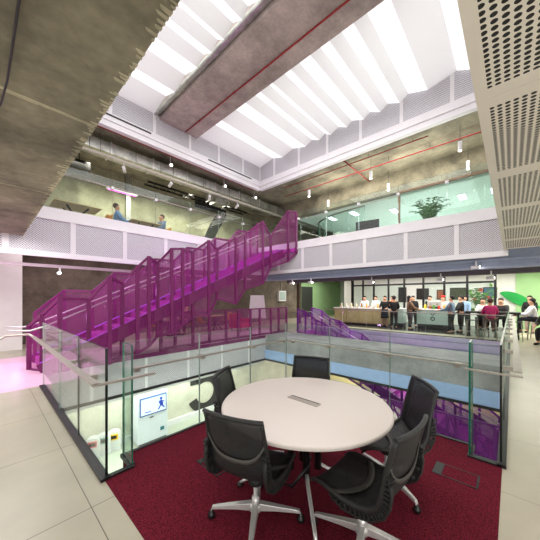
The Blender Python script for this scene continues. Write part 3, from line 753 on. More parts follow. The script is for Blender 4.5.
# ------------------------------------------------------------------ people
SK = {}
def clothm(name, c): 
    if name not in SK: SK[name] = plain(name, c, .8, var=.06, scale=10)
    return SK[name]
SKIN = plain('skin', (206, 156, 128), .55, var=.03)
HAIRD = plain('dark_hair', (28, 22, 20), .6, var=.1)
def skinmesh(name, verts, edges, rad, mat, parent, root=0):
    me = bpy.data.meshes.new(name); me.from_pydata(verts, edges, []); me.update()
    me.materials.append(mat)
    o = bpy.data.objects.new(name, me); C.objects.link(o); o.parent = parent
    o.modifiers.new('Skin', 'SKIN')
    sv = me.skin_vertices[0].data
    for i, r in enumerate(rad):
        sv[i].radius = (r, r) if not isinstance(r, tuple) else r; sv[i].use_root = (i == root)
    s = o.modifiers.new('Subd', 'SUBSURF'); s.levels = 1; s.render_levels = 1
    return o
def person(loc, rz, label, pose='stand', top=(20, 20, 22), bottom=(24, 24, 28), hair=(28, 22, 20), skirt=False, seat=.45, reach=.0, lean=0.0, cap=None, long=False):
    t = thing('person', label, 'person', loc, rz)
    V = []; E = []; Rr = []
    def v(p, r, par=None):
        V.append(p); Rr.append(r)
        if par is not None: E.append((par, len(V)-1))
        return len(V)-1
    zp = .92 if pose == 'stand' else seat+.09
    ln = lean
    pel = v((0, 0, zp), .125); bel = v((ln*.3, 0, zp+.16), .115, pel); ch = v((ln*.8, 0, zp+.34), .13, bel); nk = v((ln*1.05, 0, zp+.52), .052, ch)
    hx = ln*1.2; hd = v((hx+.01, 0, zp+.60), .075, nk); hc = v((hx+.02, 0, zp+.67), .086, hd); v((hx+.005, 0, zp+.74), .06, hc)
    v((hx+.10, 0, zp+.65), .016, hc)   # nose
    for s in (-1, 1): v((hx, s*.085, zp+.665), .018, hc)  # ears
    arms = {}
    for s in (-1, 1):
        sh = v((ln*.95, s*.165, zp+.42), .062, ch)
        fwd = reach if reach else (.0 if pose == 'stand' else .25)
        el = (ln*.9+.05+fwd*.35, s*.22, zp+.17); wr = (ln*.9+.10+fwd+(.06), s*(.2-fwd*.25), zp+(-.06 if fwd < .1 else .12))
        e = v(el, .045, sh); w = v(wr, .031, e)
        d = (Vector(wr)-Vector(el)).normalized(); hp = Vector(wr)+d*.07; h = v(tuple(hp), .033, w)
        arms[s] = (V[sh], el, wr)
        for q, (ff, ll) in enumerate(((-.028, .055), (-.01, .07), (.01, .066), (.028, .05))):
            n = Vector((0, ff, 0)); k1 = v(tuple(hp+d*.035+n), .009, h); v(tuple(hp+d*(.035+ll*.6)+n+Vector((0, 0, -.02))), .008, k1)
        th = v(tuple(hp+Vector((.0, -s*.045, .01))), .01, h)
    legs = {}
    for s in (-1, 1):
        if pose == 'stand':
            hp = (0, s*.085, zp-.06); kn = (.03, s*.1, .5); an = (-.02+.04*s, s*.11, .09); toe = (.14+.04*s, s*.13, .035)
        else:
            hp = (.03, s*.09, zp-.01); kn = (.42, s*.12, seat+.07); an = (.36, s*.12, max(.09, .09 if seat < .6 else seat-.38)); toe = (an[0]+.16, s*.13, an[2]-.055)
        a = v(hp, .088, pel); b = v(kn, .058, a); c = v(an, .04, b); v(toe, .03, c); legs[s] = (hp, kn, an, toe)
    skinmesh('body', V, E, Rr, SKIN, t, pel)
    tm = clothm('cloth_%d_%d_%d' % top, top); bm_ = clothm('cloth_%d_%d_%d' % bottom, bottom); hm = clothm('hair_%d_%d_%d' % hair, hair)
    V = [(0, 0, zp-.08), (ln*.3, 0, zp+.14), (ln*.8, 0, zp+.35), (ln*1.0, 0, zp+.52)]; E = [(0, 1), (1, 2), (2, 3)]; Rr = [.16, .15, .168, .085]
    for s in (-1, 1):
        o = len(V); sh, el, wr = arms[s]; V += [sh, el, tuple(Vector(el).lerp(Vector(wr), .8))]; E += [(2, o), (o, o+1), (o+1, o+2)]; Rr += [.1, .068, .054]
    skinmesh('shirt', V, E, Rr, tm, t)
    if skirt:
        B().lathe([(.17, zp+.08), (.18, zp-.1), (.21, zp-.42), (.2, zp-.43), (.15, zp)], 16).build('skirt', bm_, t)
    else:
        V = [(0, 0, zp+.1)]; E = []; Rr = [.15]
        for s in (-1, 1):
            o = len(V); hp, kn, an, toe = legs[s]; V += [hp, kn, tuple(Vector(kn).lerp(Vector(an), .92))]; E += [(0, o), (o, o+1), (o+1, o+2)]; Rr += [.115, .082, .066]
        skinmesh('trousers', V, E, Rr, bm_, t)
    for s in (-1, 1):
        an, toe = legs[s][2], legs[s][3]
        B().tube([(an[0]-.04, an[1], an[2]-.045), (an[0]+.03, an[1], an[2]-.04), (toe[0]-.02, toe[1], toe[2]+.005), (toe[0]+.04, toe[1], toe[2])], [.035, .045, .04, .025], 10).build('shoe', clothm('shoe_dark', (26, 24, 24)), t)
    m = B().ball((hx-.034, 0, zp+.705), .104, 14, 8, (.95, .95, 1))
    if long: m.ball((hx-.06, 0, zp+.58), .085, 12, 8, (.75, 1, 1.5))
    m.build('hair', hm, t)
    if cap: B().lathe([(.108, 0), (.105, .05), (.06, .09)], 16, (hx-.01, 0, zp+.73)).build('cap', clothm('cap_%d' % cap[0], cap), t)
    return t
# cafe crowd
PE = [((15.0, 5.17, 0), 190, 'person in black top and dark skirt ordering at the serving counter', dict(skirt=True, bottom=(50, 52, 60), long=True, reach=.2)),
      ((16.35, 5.2, 0), 190, 'person in light orange top behind the right end of the serving counter', dict(top=(220, 150, 100), bottom=(200, 190, 180))),
      ((14.4, 4.5, 0), 20, 'person dressed in black standing between the two counters', dict(reach=.2)),
      ((14.55, 3.8, 0), -60, 'person in brown jumper and black trousers left of the white island counter', dict(top=(112, 84, 66), long=True, reach=.25)),
      ((16.0, 4.0, 0), 200, 'person in black behind the one in the brown jumper', dict(long=True)),
      ((14.2, 2.0, 0), 80, 'person in blue grey shirt right of the white island counter', dict(top=(112, 134, 156), reach=.3)),
      ((15.0, 1.75, 0), 110, 'person in black t-shirt beside the blue grey shirt', dict(reach=.2)),
      ((16.3, 1.75, 0), 180, 'person in pale blue shirt behind the black t-shirt', dict(top=(150, 180, 216))),
      ((16.4, 6.9, 0), 190, 'cook in white left behind the serving counter', dict(top=(230, 234, 244), bottom=(200, 200, 206), reach=.25)),
      ((16.4, 6.2, 0), 190, 'cook in white with dark long hair behind the serving counter', dict(top=(226, 226, 230), bottom=(60, 60, 66), long=True)),
      ((16.25, 2.65, 0), 180, 'barista with a red cap behind the white island counter', dict(top=(214, 206, 198), cap=(206, 40, 36), reach=.2)),
      ((16.25, 3.25, 0), 180, 'barista in black behind the white island counter', dict(top=(30, 30, 34))),
      ((17.0, -.6, 0), 170, 'person in black standing before the big painted leaf', dict(long=True, bottom=(170, 150, 140)))]
for loc, rz, lab, kw in PE: person(loc, R(rz), lab, **kw)
person((13.55, .62, 0), R(10), 'person in magenta jumper seated with back to us at the high table', 'sit', top=(178, 28, 96), bottom=(120, 90, 90), seat=.72, reach=.25, lean=.1, hair=(70, 44, 32))
person((14.9, .95, 0), R(190), 'person in white shirt and dark cap of hair at left of high table', 'sit', top=(232, 232, 232), seat=.72, reach=.2)
person((14.9, .35, 0), R(180), 'person with dark long hair facing us across the high table', 'sit', top=(40, 36, 40), seat=.72, long=True, reach=.2)
person((14.3, -.62, 0), R(95), 'person in white shirt at the right end of the high table', 'sit', top=(226, 230, 238), bottom=(50, 54, 66), seat=.72, reach=.3, lean=.06)
person((13.2, -.95, 0), R(150), 'person in dark olive clothes seated at the far right', 'sit', top=(52, 54, 46), bottom=(22, 22, 24), seat=.45, reach=.2, lean=.12)
person((5.0, 10.9, 0), R(-30), 'person in white top seated behind the stair at left', 'sit', top=(200, 180, 186), bottom=(60, 40, 50), reach=.2)
person((6.2, 10.8, 0), R(-150), 'person in brown top seated at the table behind the stair', 'sit', top=(120, 80, 84), bottom=(60, 40, 50), reach=.2)
person((3.35, 10.7, 3.75), R(-10), 'person in light blue shirt seated left at the upper gallery table', 'sit', top=(112, 146, 190), bottom=(40, 46, 60), seat=.45, reach=.3, hair=(70, 50, 40))
person((5.05, 10.75, 3.75), R(190), 'person in grey blue shirt seated right at the upper gallery table', 'sit', top=(120, 136, 160), bottom=(40, 46, 60), seat=.45, reach=.3, hair=(80, 56, 44))
person((12.9, 4.85, 3.75), R(200), 'person with dark hair at a desk behind the dark screen upstairs', 'sit', top=(40, 44, 60), seat=.45)

# ------------------------------------------------------------------ furniture of galleries and cafe
def small_table(loc, rz, label, w=1.2, d=.75, h=.73, top=WOOD, name='cafe_table', xbase=True):
    t = thing(name, label, 'table', loc, rz)
    B().box(-w/2, w/2, -d/2, d/2, h-.03, h).build('tabletop', top, t, bevel=.004)
    if xbase:
        for s in (-1, 1):
            B().bar((-.28*s, -.25, .02), (.28*s, .25, h-.05), .05, .03).build('leg', BLACK, t)
            B().bar((-.28*s, .25, .02), (.28*s, -.25, h-.05), .05, .03).build('leg', BLACK, t)
    else:
        for sx in (-1, 1):
            for sy in (-1, 1): B().box(sx*(w/2-.05)-.02, sx*(w/2-.05)+.02, sy*(d/2-.05)-.02, sy*(d/2-.05)+.02, 0, h-.03).build('leg', BLACK, t)
    return t
small_table((4.2, 10.45, 3.75), 0, 'wooden table between the two seated people on the upper gallery', 1.1)
small_table((2.0, 10.1, 3.75), 0, 'empty wooden table with black crossed legs at upper left', 1.2, .85)
small_table((5.6, 10.9, 0), 0, 'pale table behind the staircase between two seated people', .8, .7)
small_table((7.9, 11.0, 0), 0, 'pale wooden table with orange chairs behind the staircase', 1.2, .7)
small_table((14.05, -1.35, 0), R(90), 'small wooden table at far right of the cafe', .8, .7)
def shell_chair(loc, rz, label, mat=ORANGE, seat=.45, name='shell_chair', cat='chair', group=None, back=True):
    t = thing(name, label, cat, loc, rz, group)
    rows = [[(-.2+.4*i/5, -.2+.4*j/5, seat-.012*(1-(j/2.5-1)**2)) for j in range(6)] for i in range(6)]
    B().sheet(rows, .018).build('seat', mat, t)
    if back:
        rows = [[(-.2-.08*i/5+.03*(j/2.5-1)**2, -.2+.4*j/5, seat+.38*i/5) for j in range(6)] for i in range(6)]
        B().sheet(rows, .016).build('backrest', mat, t)
    for sx in (-1, 1):
        for sy in (-1, 1): B().tube([(sx*.15, sy*.15, seat-.01), (sx*.2, sy*.2, 0)], .012, 8).build('leg', BLACK if mat != DARK else SATIN, t)
    if seat > .6: B().tube([(.18, .18, .25), (.18, -.18, .25), (-.18, -.18, .25), (-.18, .18, .25), (.18, .18, .25)], .009, 6).build('foot_rail', SATIN, t)
    return t
for loc, rz, lab in (((3.28, 10.7, 3.75), 0, 'orange shell chair under the left seated person upstairs'), ((2.85, 10.45, 3.75), 180, 'empty orange shell chair right of the empty upper table'),
                     ((5.12, 10.75, 3.75), 190, 'orange shell chair under the right seated person upstairs'), ((7.2, 11.0, 0), 0, 'orange shell chair left of the pale table behind the stair'),
                     ((8.6, 11.0, 0), 180, 'orange shell chair right of the pale table behind the stair'),
                     ((4.95, 10.92, 0), -30, 'shell chair under the person in white behind the stair'), ((6.25, 10.82, 0), -150, 'shell chair under the person in brown behind the stair'),
                     ((13.18, -.96, 0), 150, 'wooden shell chair under the person in olive at far right')):
    shell_chair(loc, R(rz), lab, group='low shell chairs')
shell_chair((12.95, 4.87, 3.75), R(200), 'dark desk chair behind the dark screen upstairs', DARK)
for k, (loc, lab) in enumerate((((13.52, .62, 0), 'bar stool under the person in magenta'), ((14.93, .95, 0), 'bar stool under the white shirt at the left of the high table'),
                  ((14.93, .35, 0), 'bar stool under the long haired person facing us'), ((14.3, -.64, 0), 'bar stool under the white shirt at the table end'),
                  ((13.5, 1.2, 0), 'empty bar stool at the near left of the high table'), ((13.55, -.1, 0), 'empty bar stool at the near right of the high table'),
                  ((14.9, -.75, 0), 'empty bar stool between the high table and the low table'))):
    shell_chair(loc, 0, lab, DARK, .72, 'bar_stool', 'stool', 'bar stools round the high table', False)
t = thing('high_table', 'long dark high table with people around it in the cafe', 'table', (14.2, .5, 0), R(90))
B().box(-.75, .95, -.4, .4, .98, 1.05).build('tabletop', BLACK, t)
for sx in (-.68, .88):
    for sy in (-.34, .34): B().box(sx-.03, sx+.03, sy-.03, sy+.03, 0, .98).build('leg', BLACK, t)
# serving counter
t = thing('serving_counter', 'long pale wood serving counter with marble top and food on it', 'counter', (15.45, 6.7, 0))
B().box(-.35, .35, -1.6, 1.6, .1, .95).build('body', WOOD, t)
B().box(-.4, .4, -1.65, 1.65, .95, 1.0).build('worktop', WHITE, t)
B().box(-.3, .3, -1.58, 1.58, 0, .1).build('plinth', BLACK, t)
for y in (-1.2, -.4, .4, 1.2): B().box(-.365, -.35, y-.37, y+.37, .15, .9).build('door', plain('wood_front_%d' % int(y*10+20), (204, 178, 134), .5, var=.05, scale=4), t)
t = thing('serving_counter', 'pale teal end counter just left of the standing queue', 'counter', (15.4, 4.5, 0))
B().box(-.3, .3, -.25, .3, .25, 1.0).build('body', TEAL, t); B().box(-.25, .25, -.22, .27, 0, .25).build('plinth', BLACK, t)
B().box(-.33, .33, -.28, .33, 1.0, 1.04).build('worktop', WHITE, t)
t = thing('coffee_counter', 'pale island coffee counter with a dark cup emblem on its front', 'counter', (15.4, 2.85, 0))
B().box(-.45, .45, -.72, .72, .3, 1.0).build('front_panel', TEAL, t)
B().box(-.43, .44, -.7, .7, 0, .3).build('plinth', BLACK, t)
B().box(-.48, .5, -.75, .75, 1.0, 1.05).build('worktop', WHITE, t)
B().box(-.44, .44, -.735, -.72, .1, 1.0).build('side_panel', WOOD, t)
em = B()
for (cy, cz, r) in ((.02, .58, .1), (.02, .82, .075)):
    ring = []
    for k in range(20):
        a = 2*pi*k/20
        ring.append((cy+cos(a)*r, cz+sin(a)*r, cy+cos(a)*r*.62, cz+sin(a)*r*.62))
    for k in range(20):
        a, b = ring[k], ring[(k+1) % 20]
        if r < .09 and k in (3, 4, 5, 6): continue
        em.hexa([(-.451, a[0], a[1]), (-.451, b[0], b[1]), (-.451, b[2], b[3]), (-.451, a[2], a[3]), (-.459, a[0], a[1]), (-.459, b[0], b[1]), (-.459, b[2], b[3]), (-.459, a[2], a[3])])
em.build('cup_emblem', BLACK, t)
# crockery and food
cols = [((236, 232, 224), 'white'), ((214, 170, 90), 'golden'), ((206, 60, 44), 'red'), ((90, 150, 60), 'green'), ((150, 96, 52), 'brown'), ((240, 200, 60), 'yellow')]
def lidjar(loc, c, lab, grp, h=.22, r=.05, name='jar', cat='jar'):
    t = thing(name, lab, cat, loc, 0, grp)
    B().lathe([(r*.85, 0), (r, .01), (r, h*.75), (r*.6, h*.85)], 12).build('body', clothm('item_%d_%d_%d' % c, c), t)
    B().lathe([(r*.6, h*.85), (r*.6, h), (r*.5, h+.005)], 12).build('lid', clothm('item_lid', (200, 196, 190)), t)
def bowl(loc, c, lab, grp, r=.12):
    t = thing('bowl', lab, 'bowl', loc, 0, grp)
    B().lathe([(r*.4, 0), (r*.45, .005), (r, .07), (r*.95, .07), (r*.4, .015)], 16).build('dish', WHITE, t)
    m = B()
    for k in range(7):
        a = k*.9; m.ball((cos(a)*r*.45*(k > 0), sin(a)*r*.45*(k > 0), .065), r*.28, 8, 6)
    m.build('food', clothm('item_%d_%d_%d' % c, c), t)
order = ['leftmost', 'second', 'third', 'fourth', 'fifth', 'sixth', 'seventh', 'eighth', 'ninth', 'tenth']
for k in range(8):
    c, cn = cols[(k*5+1) % 6]
    bowl((15.25+.12*(k % 2), 7.9-k*.34, 1.0), c, '%s food bowl from the left along the serving counter, %s' % (order[k], cn), 'food bowls on the serving counter')
for k in range(9):
    c, cn = cols[(k*k) % 6]
    lidjar((15.68, 8.1-k*.33, 1.0), c if k > 3 else (236, 226, 200), '%s tall container from the left at the back of the serving counter' % order[k], 'containers on the serving counter', .3)
for k in range(7):
    c, cn = cols[(k*5) % 6]
    lidjar((15.08+.12*(k % 3), 3.45-k*.2, 1.05), c, '%s cup or jar from the left on the island coffee counter' % order[k], 'cups on the coffee counter', .2+.05*(k % 2), .05, 'cup', 'cup')
t = thing('coffee_machine', 'steel coffee machine on the island coffee counter', 'machine', (15.6, 2.9, 1.05))
B().box(-.2, .2, -.3, .3, .05, .4).build('body', CHROME, t, bevel=.02); B().box(-.25, -.2, -.25, .25, .05, .1).build('drip_tray', BLACK, t)
for y in (-.15, .15): B().tube([(-.2, y, .25), (-.32, y, .24)], .02, 8).build('group_handle', BLACK, t)
for sx in (-.15, .15): B().box(sx-.03, sx+.03, -.25, .25, 0, .05).build('foot', BLACK, t)
# cafe partition with black frames
t = thing('glazed_partition', 'black framed glazed partition behind the serving counter', 'partition', (16.9, 0, 0))
fy = [.6, 1.7, 2.7, 3.7, 4.7, 5.6, 6.5, 7.2, 7.9]
for k, y in enumerate(fy):
    B().box(-.04, .04, y-.05, y+.05, 0, 2.75).build('post', BLACK, t)
    if k < len(fy)-1:
        B().box(-.04, .04, y+.05, fy[k+1]-.05, 2.35, 2.45).build('head_rail', BLACK, t)
        if k != 3: pane(t, (0, y+.05), (0, fy[k+1]-.05), 1.0, 2.35)
B().box(-.08, .08, 7.9, 8.0, 0, 2.9).build('post', BLACK, t)
# posters, shelves behind
for k, (y, w, z0, z1, c, lab) in enumerate(((2.3, .9, 1.5, 2.2, (60, 66, 40), 'dark green framed picture on the cafe back wall'), (4.2, .7, 1.5, 2.2, (40, 34, 32), 'dark framed picture on the cafe back wall left of the green one'),
                              (.9, .6, 1.6, 2.2, (70, 100, 130), 'blue framed picture on the cafe back wall'), (5.4, .5, 1.3, 2.3, (50, 48, 50), 'tall dark menu board on the cafe back wall'),
                              (3.2, .45, 1.5, 2.1, (150, 84, 52), 'rusty brown framed picture on the cafe back wall'))):
    t = thing('wall_picture', lab, 'picture', (19, y, z0))
    B().box(-.04, 0, -w/2, w/2, 0, z1-z0).build('frame', BLACK, t)
    B().box(-.045, -.04, -w/2+.04, w/2-.04, .04, z1-z0-.04).build('artwork', clothm('art_%d' % k, c), t)
# mural
t = thing('wall_mural', 'painted mural of large green leaves and small flowers on the cafe wall', 'mural', (18.9, .3, .9))
m = B(); n = 16; sp = []
for k in range(n+1):
    u = k/n; sp.append((-.0-.0+.2-1.6*u, .98-.78*u+.25*sin(pi*u)*0, .30*sin(pi*u**.8)))
top = [(a, b+c) for a, b, c in sp]; bot = [(a, b-c*.9) for a, b, c in sp][::-1]
m.prism([(y, z) for y, z in top+bot], -.03, 0, axis=0); m.build('big_leaf', LEAFM, t)
m = B(); random.seed(5)
for k in range(26):
    a = random.uniform(0, 2*pi); cy = random.uniform(.25, 1.5); cz = random.uniform(.1, 1.3); l = random.uniform(.12, .28); w = l*.25
    d = (cos(a), sin(a)); nn = (-d[1], d[0])
    m.prism([(cy, cz), (cy+d[0]*l*.5+nn[0]*w, cz+d[1]*l*.5+nn[1]*w), (cy+d[0]*l, cz+d[1]*l), (cy+d[0]*l*.5-nn[0]*w, cz+d[1]*l*.5-nn[1]*w)], -.02, .08, axis=0)
m.build('small_leaves', clothm('mural_leaf', (110, 160, 60)), t)
m = B()
for (cy, cz) in ((1.0, 1.15), (.7, .75), (1.25, .6)):
    for k in range(5):
        a = k*1.257; m.prism([(cy+cos(a+b)*.05+cos(a)*.06, cz+sin(a+b)*.05+sin(a)*.06) for b in (0, 1.2, 2.4, 3.6, 4.8)], -.03, .08, axis=0)
m.build('flowers', clothm('mural_flower', (232, 70, 80)), t)

# plants
def palm(loc, label, h=1.0, n=26, spread=.5, z0=.35):
    t = thing('potted_palm', label, 'plant', loc)
    B().lathe([(.13, 0), (.18, .02), (.2, z0), (.17, z0), (.15, z0-.04)], 20).build('pot', DARK, t)
    random.seed(int(h*100)); m = B(); st = B()
    for k in range(n):
        a = k*2.4; L_ = h*random.uniform(.55, 1); sp_ = spread*random.uniform(.4, 1)
        pts = [(cos(a)*sp_*u**1.2, sin(a)*sp_*u**1.2, z0+L_*u-.35*L_*u**3) for u in [q/8 for q in range(9)]]
        st.tube(pts, [.008-.0007*q for q in range(9)], 5)
        for q in range(2, 9):
            p = Vector(pts[q]); d = (Vector(pts[q])-Vector(pts[q-1])).normalized(); side = d.cross(Vector((0, 0, 1))).normalized()
            for s in (-1, 1):
                tip = p+side*s*.16+d*.10-Vector((0, 0, .03)); mid = p.lerp(tip, .45)
                w = d*.022
                m.add([p, mid-w, tip, mid+w+Vector((0, 0, .008))], [(0, 1, 2, 3)])
    st.build('stems', LEAF, t); o = m.build('foliage', LEAF, t); sd = o.modifiers.new('Solid', 'SOLIDIFY'); sd.thickness = .003
palm((10.4, 2.1, 3.75), 'large leafy potted palm on the upper gallery above the cafe', 1.35, 30, .6)
palm((11.4, 5.85, 3.75), 'smaller leafy plant beside the dark screen upstairs', .85, 22, .42, .3)
palm((17.6, 1.25, 0), 'dark leafy plant in the cafe left of the mural', 2.3, 26, .6, .6)
# upstairs office bits
t = thing('display_screen', 'dark freestanding display screen on the upper gallery', 'screen', (11.6, 4.75, 3.75), R(8))
B().box(-.03, .03, -.5, .5, .75, 1.3).build('panel', DARK, t); B().box(-.25, .25, -.3, .3, 0, .03).build('base', BLACK, t); B().box(-.03, .03, -.05, .05, .03, .75).build('stand', BLACK, t)
t = thing('glass_screen', 'wood framed glass office front behind the large palm', 'partition', (12.0, 0, 3.75))
B().box(-.04, .04, 3.5, 3.58, 0, 2.3).box(-.04, .04, -2.5, 3.58, 2.3, 2.38).build('frame', WOODD, t)
for k in range(4): pane(t, (0, 3.5-k*1.4), (0, 3.5-k*1.4-1.39), 0, 2.3, mat=GLASSG)
t = thing('glass_screen', 'curved pale green glass meeting room front beside the stair top', 'partition', (12.4, 0, 3.75))
pp = [(2.2-1.9*sin(R(a)) , 5.2+3.6*cos(R(a))-.0) for a in range(0, 91, 15)]
pp = [(p[0]-.3, p[1]) for p in pp]
for k in range(len(pp)-1): pane(t, pp[k], pp[k+1], 0, 2.25, mat=GLASSG)
for k in range(len(pp)-1): B().bar((*pp[k], 2.3), (*pp[k+1], 2.3), .06, .1).build('head_rail', SATIN, t)
t = thing('office_chair', 'dark lounge chair low beside the stair top', 'chair', (11.6, 6.6, 3.75), R(200))
B().box(-.3, .3, -.3, .3, .3, .42).build('seat', DARK, t, bevel=.04); B().box(-.32, -.2, -.3, .3, .42, .8).build('backrest', DARK, t, bevel=.04)
for sx in (-.25, .25):
    for sy in (-.25, .25): B().tube([(sx, sy, 0), (sx, sy, .3)], .015, 8).build('leg', BLACK, t)
# ceiling lights of office
for x, y, lab in ((13.2, 7.4, 'left rectangular ceiling light in the meeting room by the stair top'), (13.2, 6.1, 'right rectangular ceiling light in the meeting room by the stair top'),
                  (14.2, 1.6, 'left square ceiling light in the office behind the palm'), (14.2, .5, 'right square ceiling light in the office behind the palm'), (14.2, 4.4, 'middle rectangular ceiling light in the office')):
    t = thing('ceiling_light', lab, 'lamp', (x, y, 6.05), 0, 'office ceiling lights')
    B().box(-.42, .42, -.17, .17, -.03, 0).build('frame', WHITE, t); B().box(-.38, .38, -.13, .13, -.035, -.03).build('diffuser', PANELL, t)
t = thing('exit_sign', 'small green lit exit sign high in the office', 'sign', (16.5, 3.9, 5.6), 0)
B().box(-.02, .02, -.16, .16, 0, .14).build('panel', emit('exit_green', (40, 220, 120), 1.5), t); B().box(-.01, .01, -.01, .01, .14, .45).build('stem', WHITE, t)

# ground level behind the staircase
t = thing('flip_chart', 'white flip chart board on an easel behind the staircase', 'flip chart', (10.5, 10.6, 0), R(-42))
B().prism([(-.5, .45), (.5, .45), (.38, 1.75), (-.38, 1.75)], -.02, .02, axis=1).build('board', WHITE, t); B().box(-.42, .42, .02, .05, .72, .75).build('pen_tray', SATIN, t)
for s in (-1, 1): B().tube([(s*.3, 0, 1.7), (s*.42, .1, 0)], .015, 8).build('leg', SATIN, t)
B().tube([(0, .03, 1.7), (0, .5, 0)], .015, 8).build('leg', SATIN, t)
t = thing('wall_box', 'small white box fixed high on the concrete wall right of the flip chart', 'box', (14.9, 12.6, 1.35))
B().box(-.4, .4, -.2, 0, 0, .75).build('cabinet', WHITE, t); B().box(-.33, .33, -.21, -.2, .08, .68).build('door', TEAL, t); B().tube([(0, -.06, .75), (0, -.06, 1.75)], .03, 8).build('conduit', SATIN, t)
struct('door_1', B().box(17.4, 19.0, 12.5, 12.6, 0, 2.5), plain('dark_door', (58, 62, 58), .5, var=.04), 'dark door in the pale green wall')
struct('wall_green', B().box(16.9, 23.9, 12.52, 12.59, 0, 3.1), GREENW, 'pale green wall right of the flip chart')
struct('trim_20', B().box(13.4, 13.6, 9.8, 10.0, 0, 3.1), plain('brown_column', (96, 84, 66), .6, var=.1), 'slim brown column right of the wall box')
t = thing('armchair', 'red armchair behind the magenta balustrade', 'chair', (8.6, 9.9, 0), R(-80))
B().box(-.35, .35, -.35, .35, .15, .42).build('seat', clothm('chair_red', (170, 60, 70)), t, bevel=.05); B().box(-.38, -.22, -.38, .38, .4, .85).build('backrest', clothm('chair_red', 0), t, bevel=.05)
for s in (-1, 1): B().box(-.35, .3, s*.38-.06, s*.38+.06, .15, .6).build('armrest', clothm('chair_red', 0), t, bevel=.04)
for sx in (-.28, .28):
    for sy in (-.28, .28): B().tube([(sx, sy, 0), (sx, sy, .15)], .02, 8).build('leg', BLACK, t)

# ------------------------------------------------------------------ lower level things
def numeral(poly_strokes, name, lab, loc):
    t = thing(name, lab, 'sign', loc); return t
def arc(cx, cz, r0, r1, a0, a1, n=24):
    o = [(cx+cos(R(a0+(a1-a0)*k/n))*r1, cz+sin(R(a0+(a1-a0)*k/n))*r1) for k in range(n+1)]
    i = [(cx+cos(R(a0+(a1-a0)*k/n))*r0, cz+sin(R(a0+(a1-a0)*k/n))*r0) for k in range(n+1)]
    return o, i
def strip(m, o, i, y0, y1):
    for k in range(len(o)-1):
        m.hexa([(o[k][0], y0, o[k][1]), (o[k+1][0], y0, o[k+1][1]), (i[k+1][0], y0, i[k+1][1]), (i[k][0], y0, i[k][1]),
                (o[k][0], y1, o[k][1]), (o[k+1][0], y1, o[k+1][1]), (i[k+1][0], y1, i[k+1][1]), (i[k][0], y1, i[k][1])])
t = thing('wall_numeral', 'huge dark number 5 on the lower level wall', 'sign', (6.65, 9.99, -3.4))
m = B(); o, i = arc(0, .86, .46, .84, -160, 128); strip(m, o, i, -.03, 0)
m.box(-.72, -.36, -.03, 0, 1.3, 2.2).box(-.72, .7, -.03, 0, 1.92, 2.2)
m.build('digit', SIGN, t)
t = thing('wall_numeral', 'huge dark curved number 7 on the upper concrete wall', 'sign', (8.5, 12.59, 3.9))
m = B().box(-.75, 1.35, -.03, 0, 2.6, 3.25)
o = [(1.35, 2.6), (1.15, 2.2), (.85, 1.75), (.55, 1.2), (.4, .6), (.34, 0)]; i = [(.65, 2.6), (.45, 2.2), (.15, 1.75), (-.1, 1.2), (-.25, .6), (-.32, 0)]
strip(m, o, i, -.03, 0); m.build('digit', SIGN, t)
t = thing('information_kiosk', 'tall white cabinet with a bright screen on the lower level', 'kiosk', (4.05, 9.55, -3.4))
B().box(-.52, .52, -.3, .3, .05, 1.68).build('cabinet', plain('kiosk_white', (214, 220, 226), .4, var=.01), t, bevel=.01)
B().box(-.48, .48, -.26, .3, 0, .05).build('plinth', DARK, t)
B().box(-.46, .46, -.33, -.3, .98, 1.6).build('screen_frame', plain('kiosk_blue', (60, 90, 150), .4, var=.02), t)
sc = B().box(-.43, .43, -.335, -.33, 1.02, 1.56).build('screen', SCREEN, t)
m = B().ball((.26, -.338, 1.45), .05, 10, 6, (1, .1, 1)).bar((.22, -.338, 1.38), (.3, -.338, 1.2), .004, .12, up=(1, 0, 0)).bar((.28, -.338, 1.22), (.38, -.338, 1.1), .004, .05, up=(1, 0, 0)).bar((.25, -.338, 1.22), (.16, -.338, 1.08), .004, .05, up=(1, 0, 0)).bar((.25, -.338, 1.36), (.38, -.338, 1.32), .004, .04, up=(0, 0, 1))
m.box(-.3, -.1, -.34, -.335, 1.08, 1.11).build('blue_figure', SCRBLUE, sc)
B().box(-.12, .0, -.32, -.3, .86, .89).build('handle', DARK, t); B().box(.25, .38, -.32, -.3, .3, .42).build('card_reader', clothm('reader', (40, 110, 120)), t)
def bin_(loc, lab, c, cn):
    t = thing('recycling_bin', lab, 'bin', loc, 0, 'recycling bins')
    prof_ = [(-.2, 0), (.2, 0), (.2, .5)]+[(.2*cos(R(a)), .5+.16*sin(R(a))) for a in range(15, 170, 15)]+[(-.2, .5)]
    B().prism([(y, z) for y, z in prof_], -.12, .12, axis=0).build('body', plain('bin_white_'+cn, (216, 218, 216), .4, var=.01), t, bevel=.008)
    B().box(-.135, -.12, -.12, .12, .38, .56).build('coloured_surround', clothm('bin_'+cn, c), t)
    B().box(-.14, -.135, -.08, .08, .42, .52).build('slot', BLACK, t)
for k, (c, cn) in enumerate((((200, 90, 90), 'red'), ((110, 150, 140), 'green'), ((236, 190, 30), 'yellow'))):
    t = None
    bin_((2.35+k*.3, 9.7-.0*k, -3.4), 'white recycling bin with %s opening on the lower level' % cn, c, cn)
for o in bpy.data.objects:
    if o.name.startswith('recycling_bin'): o.rotation_euler.z = R(70)
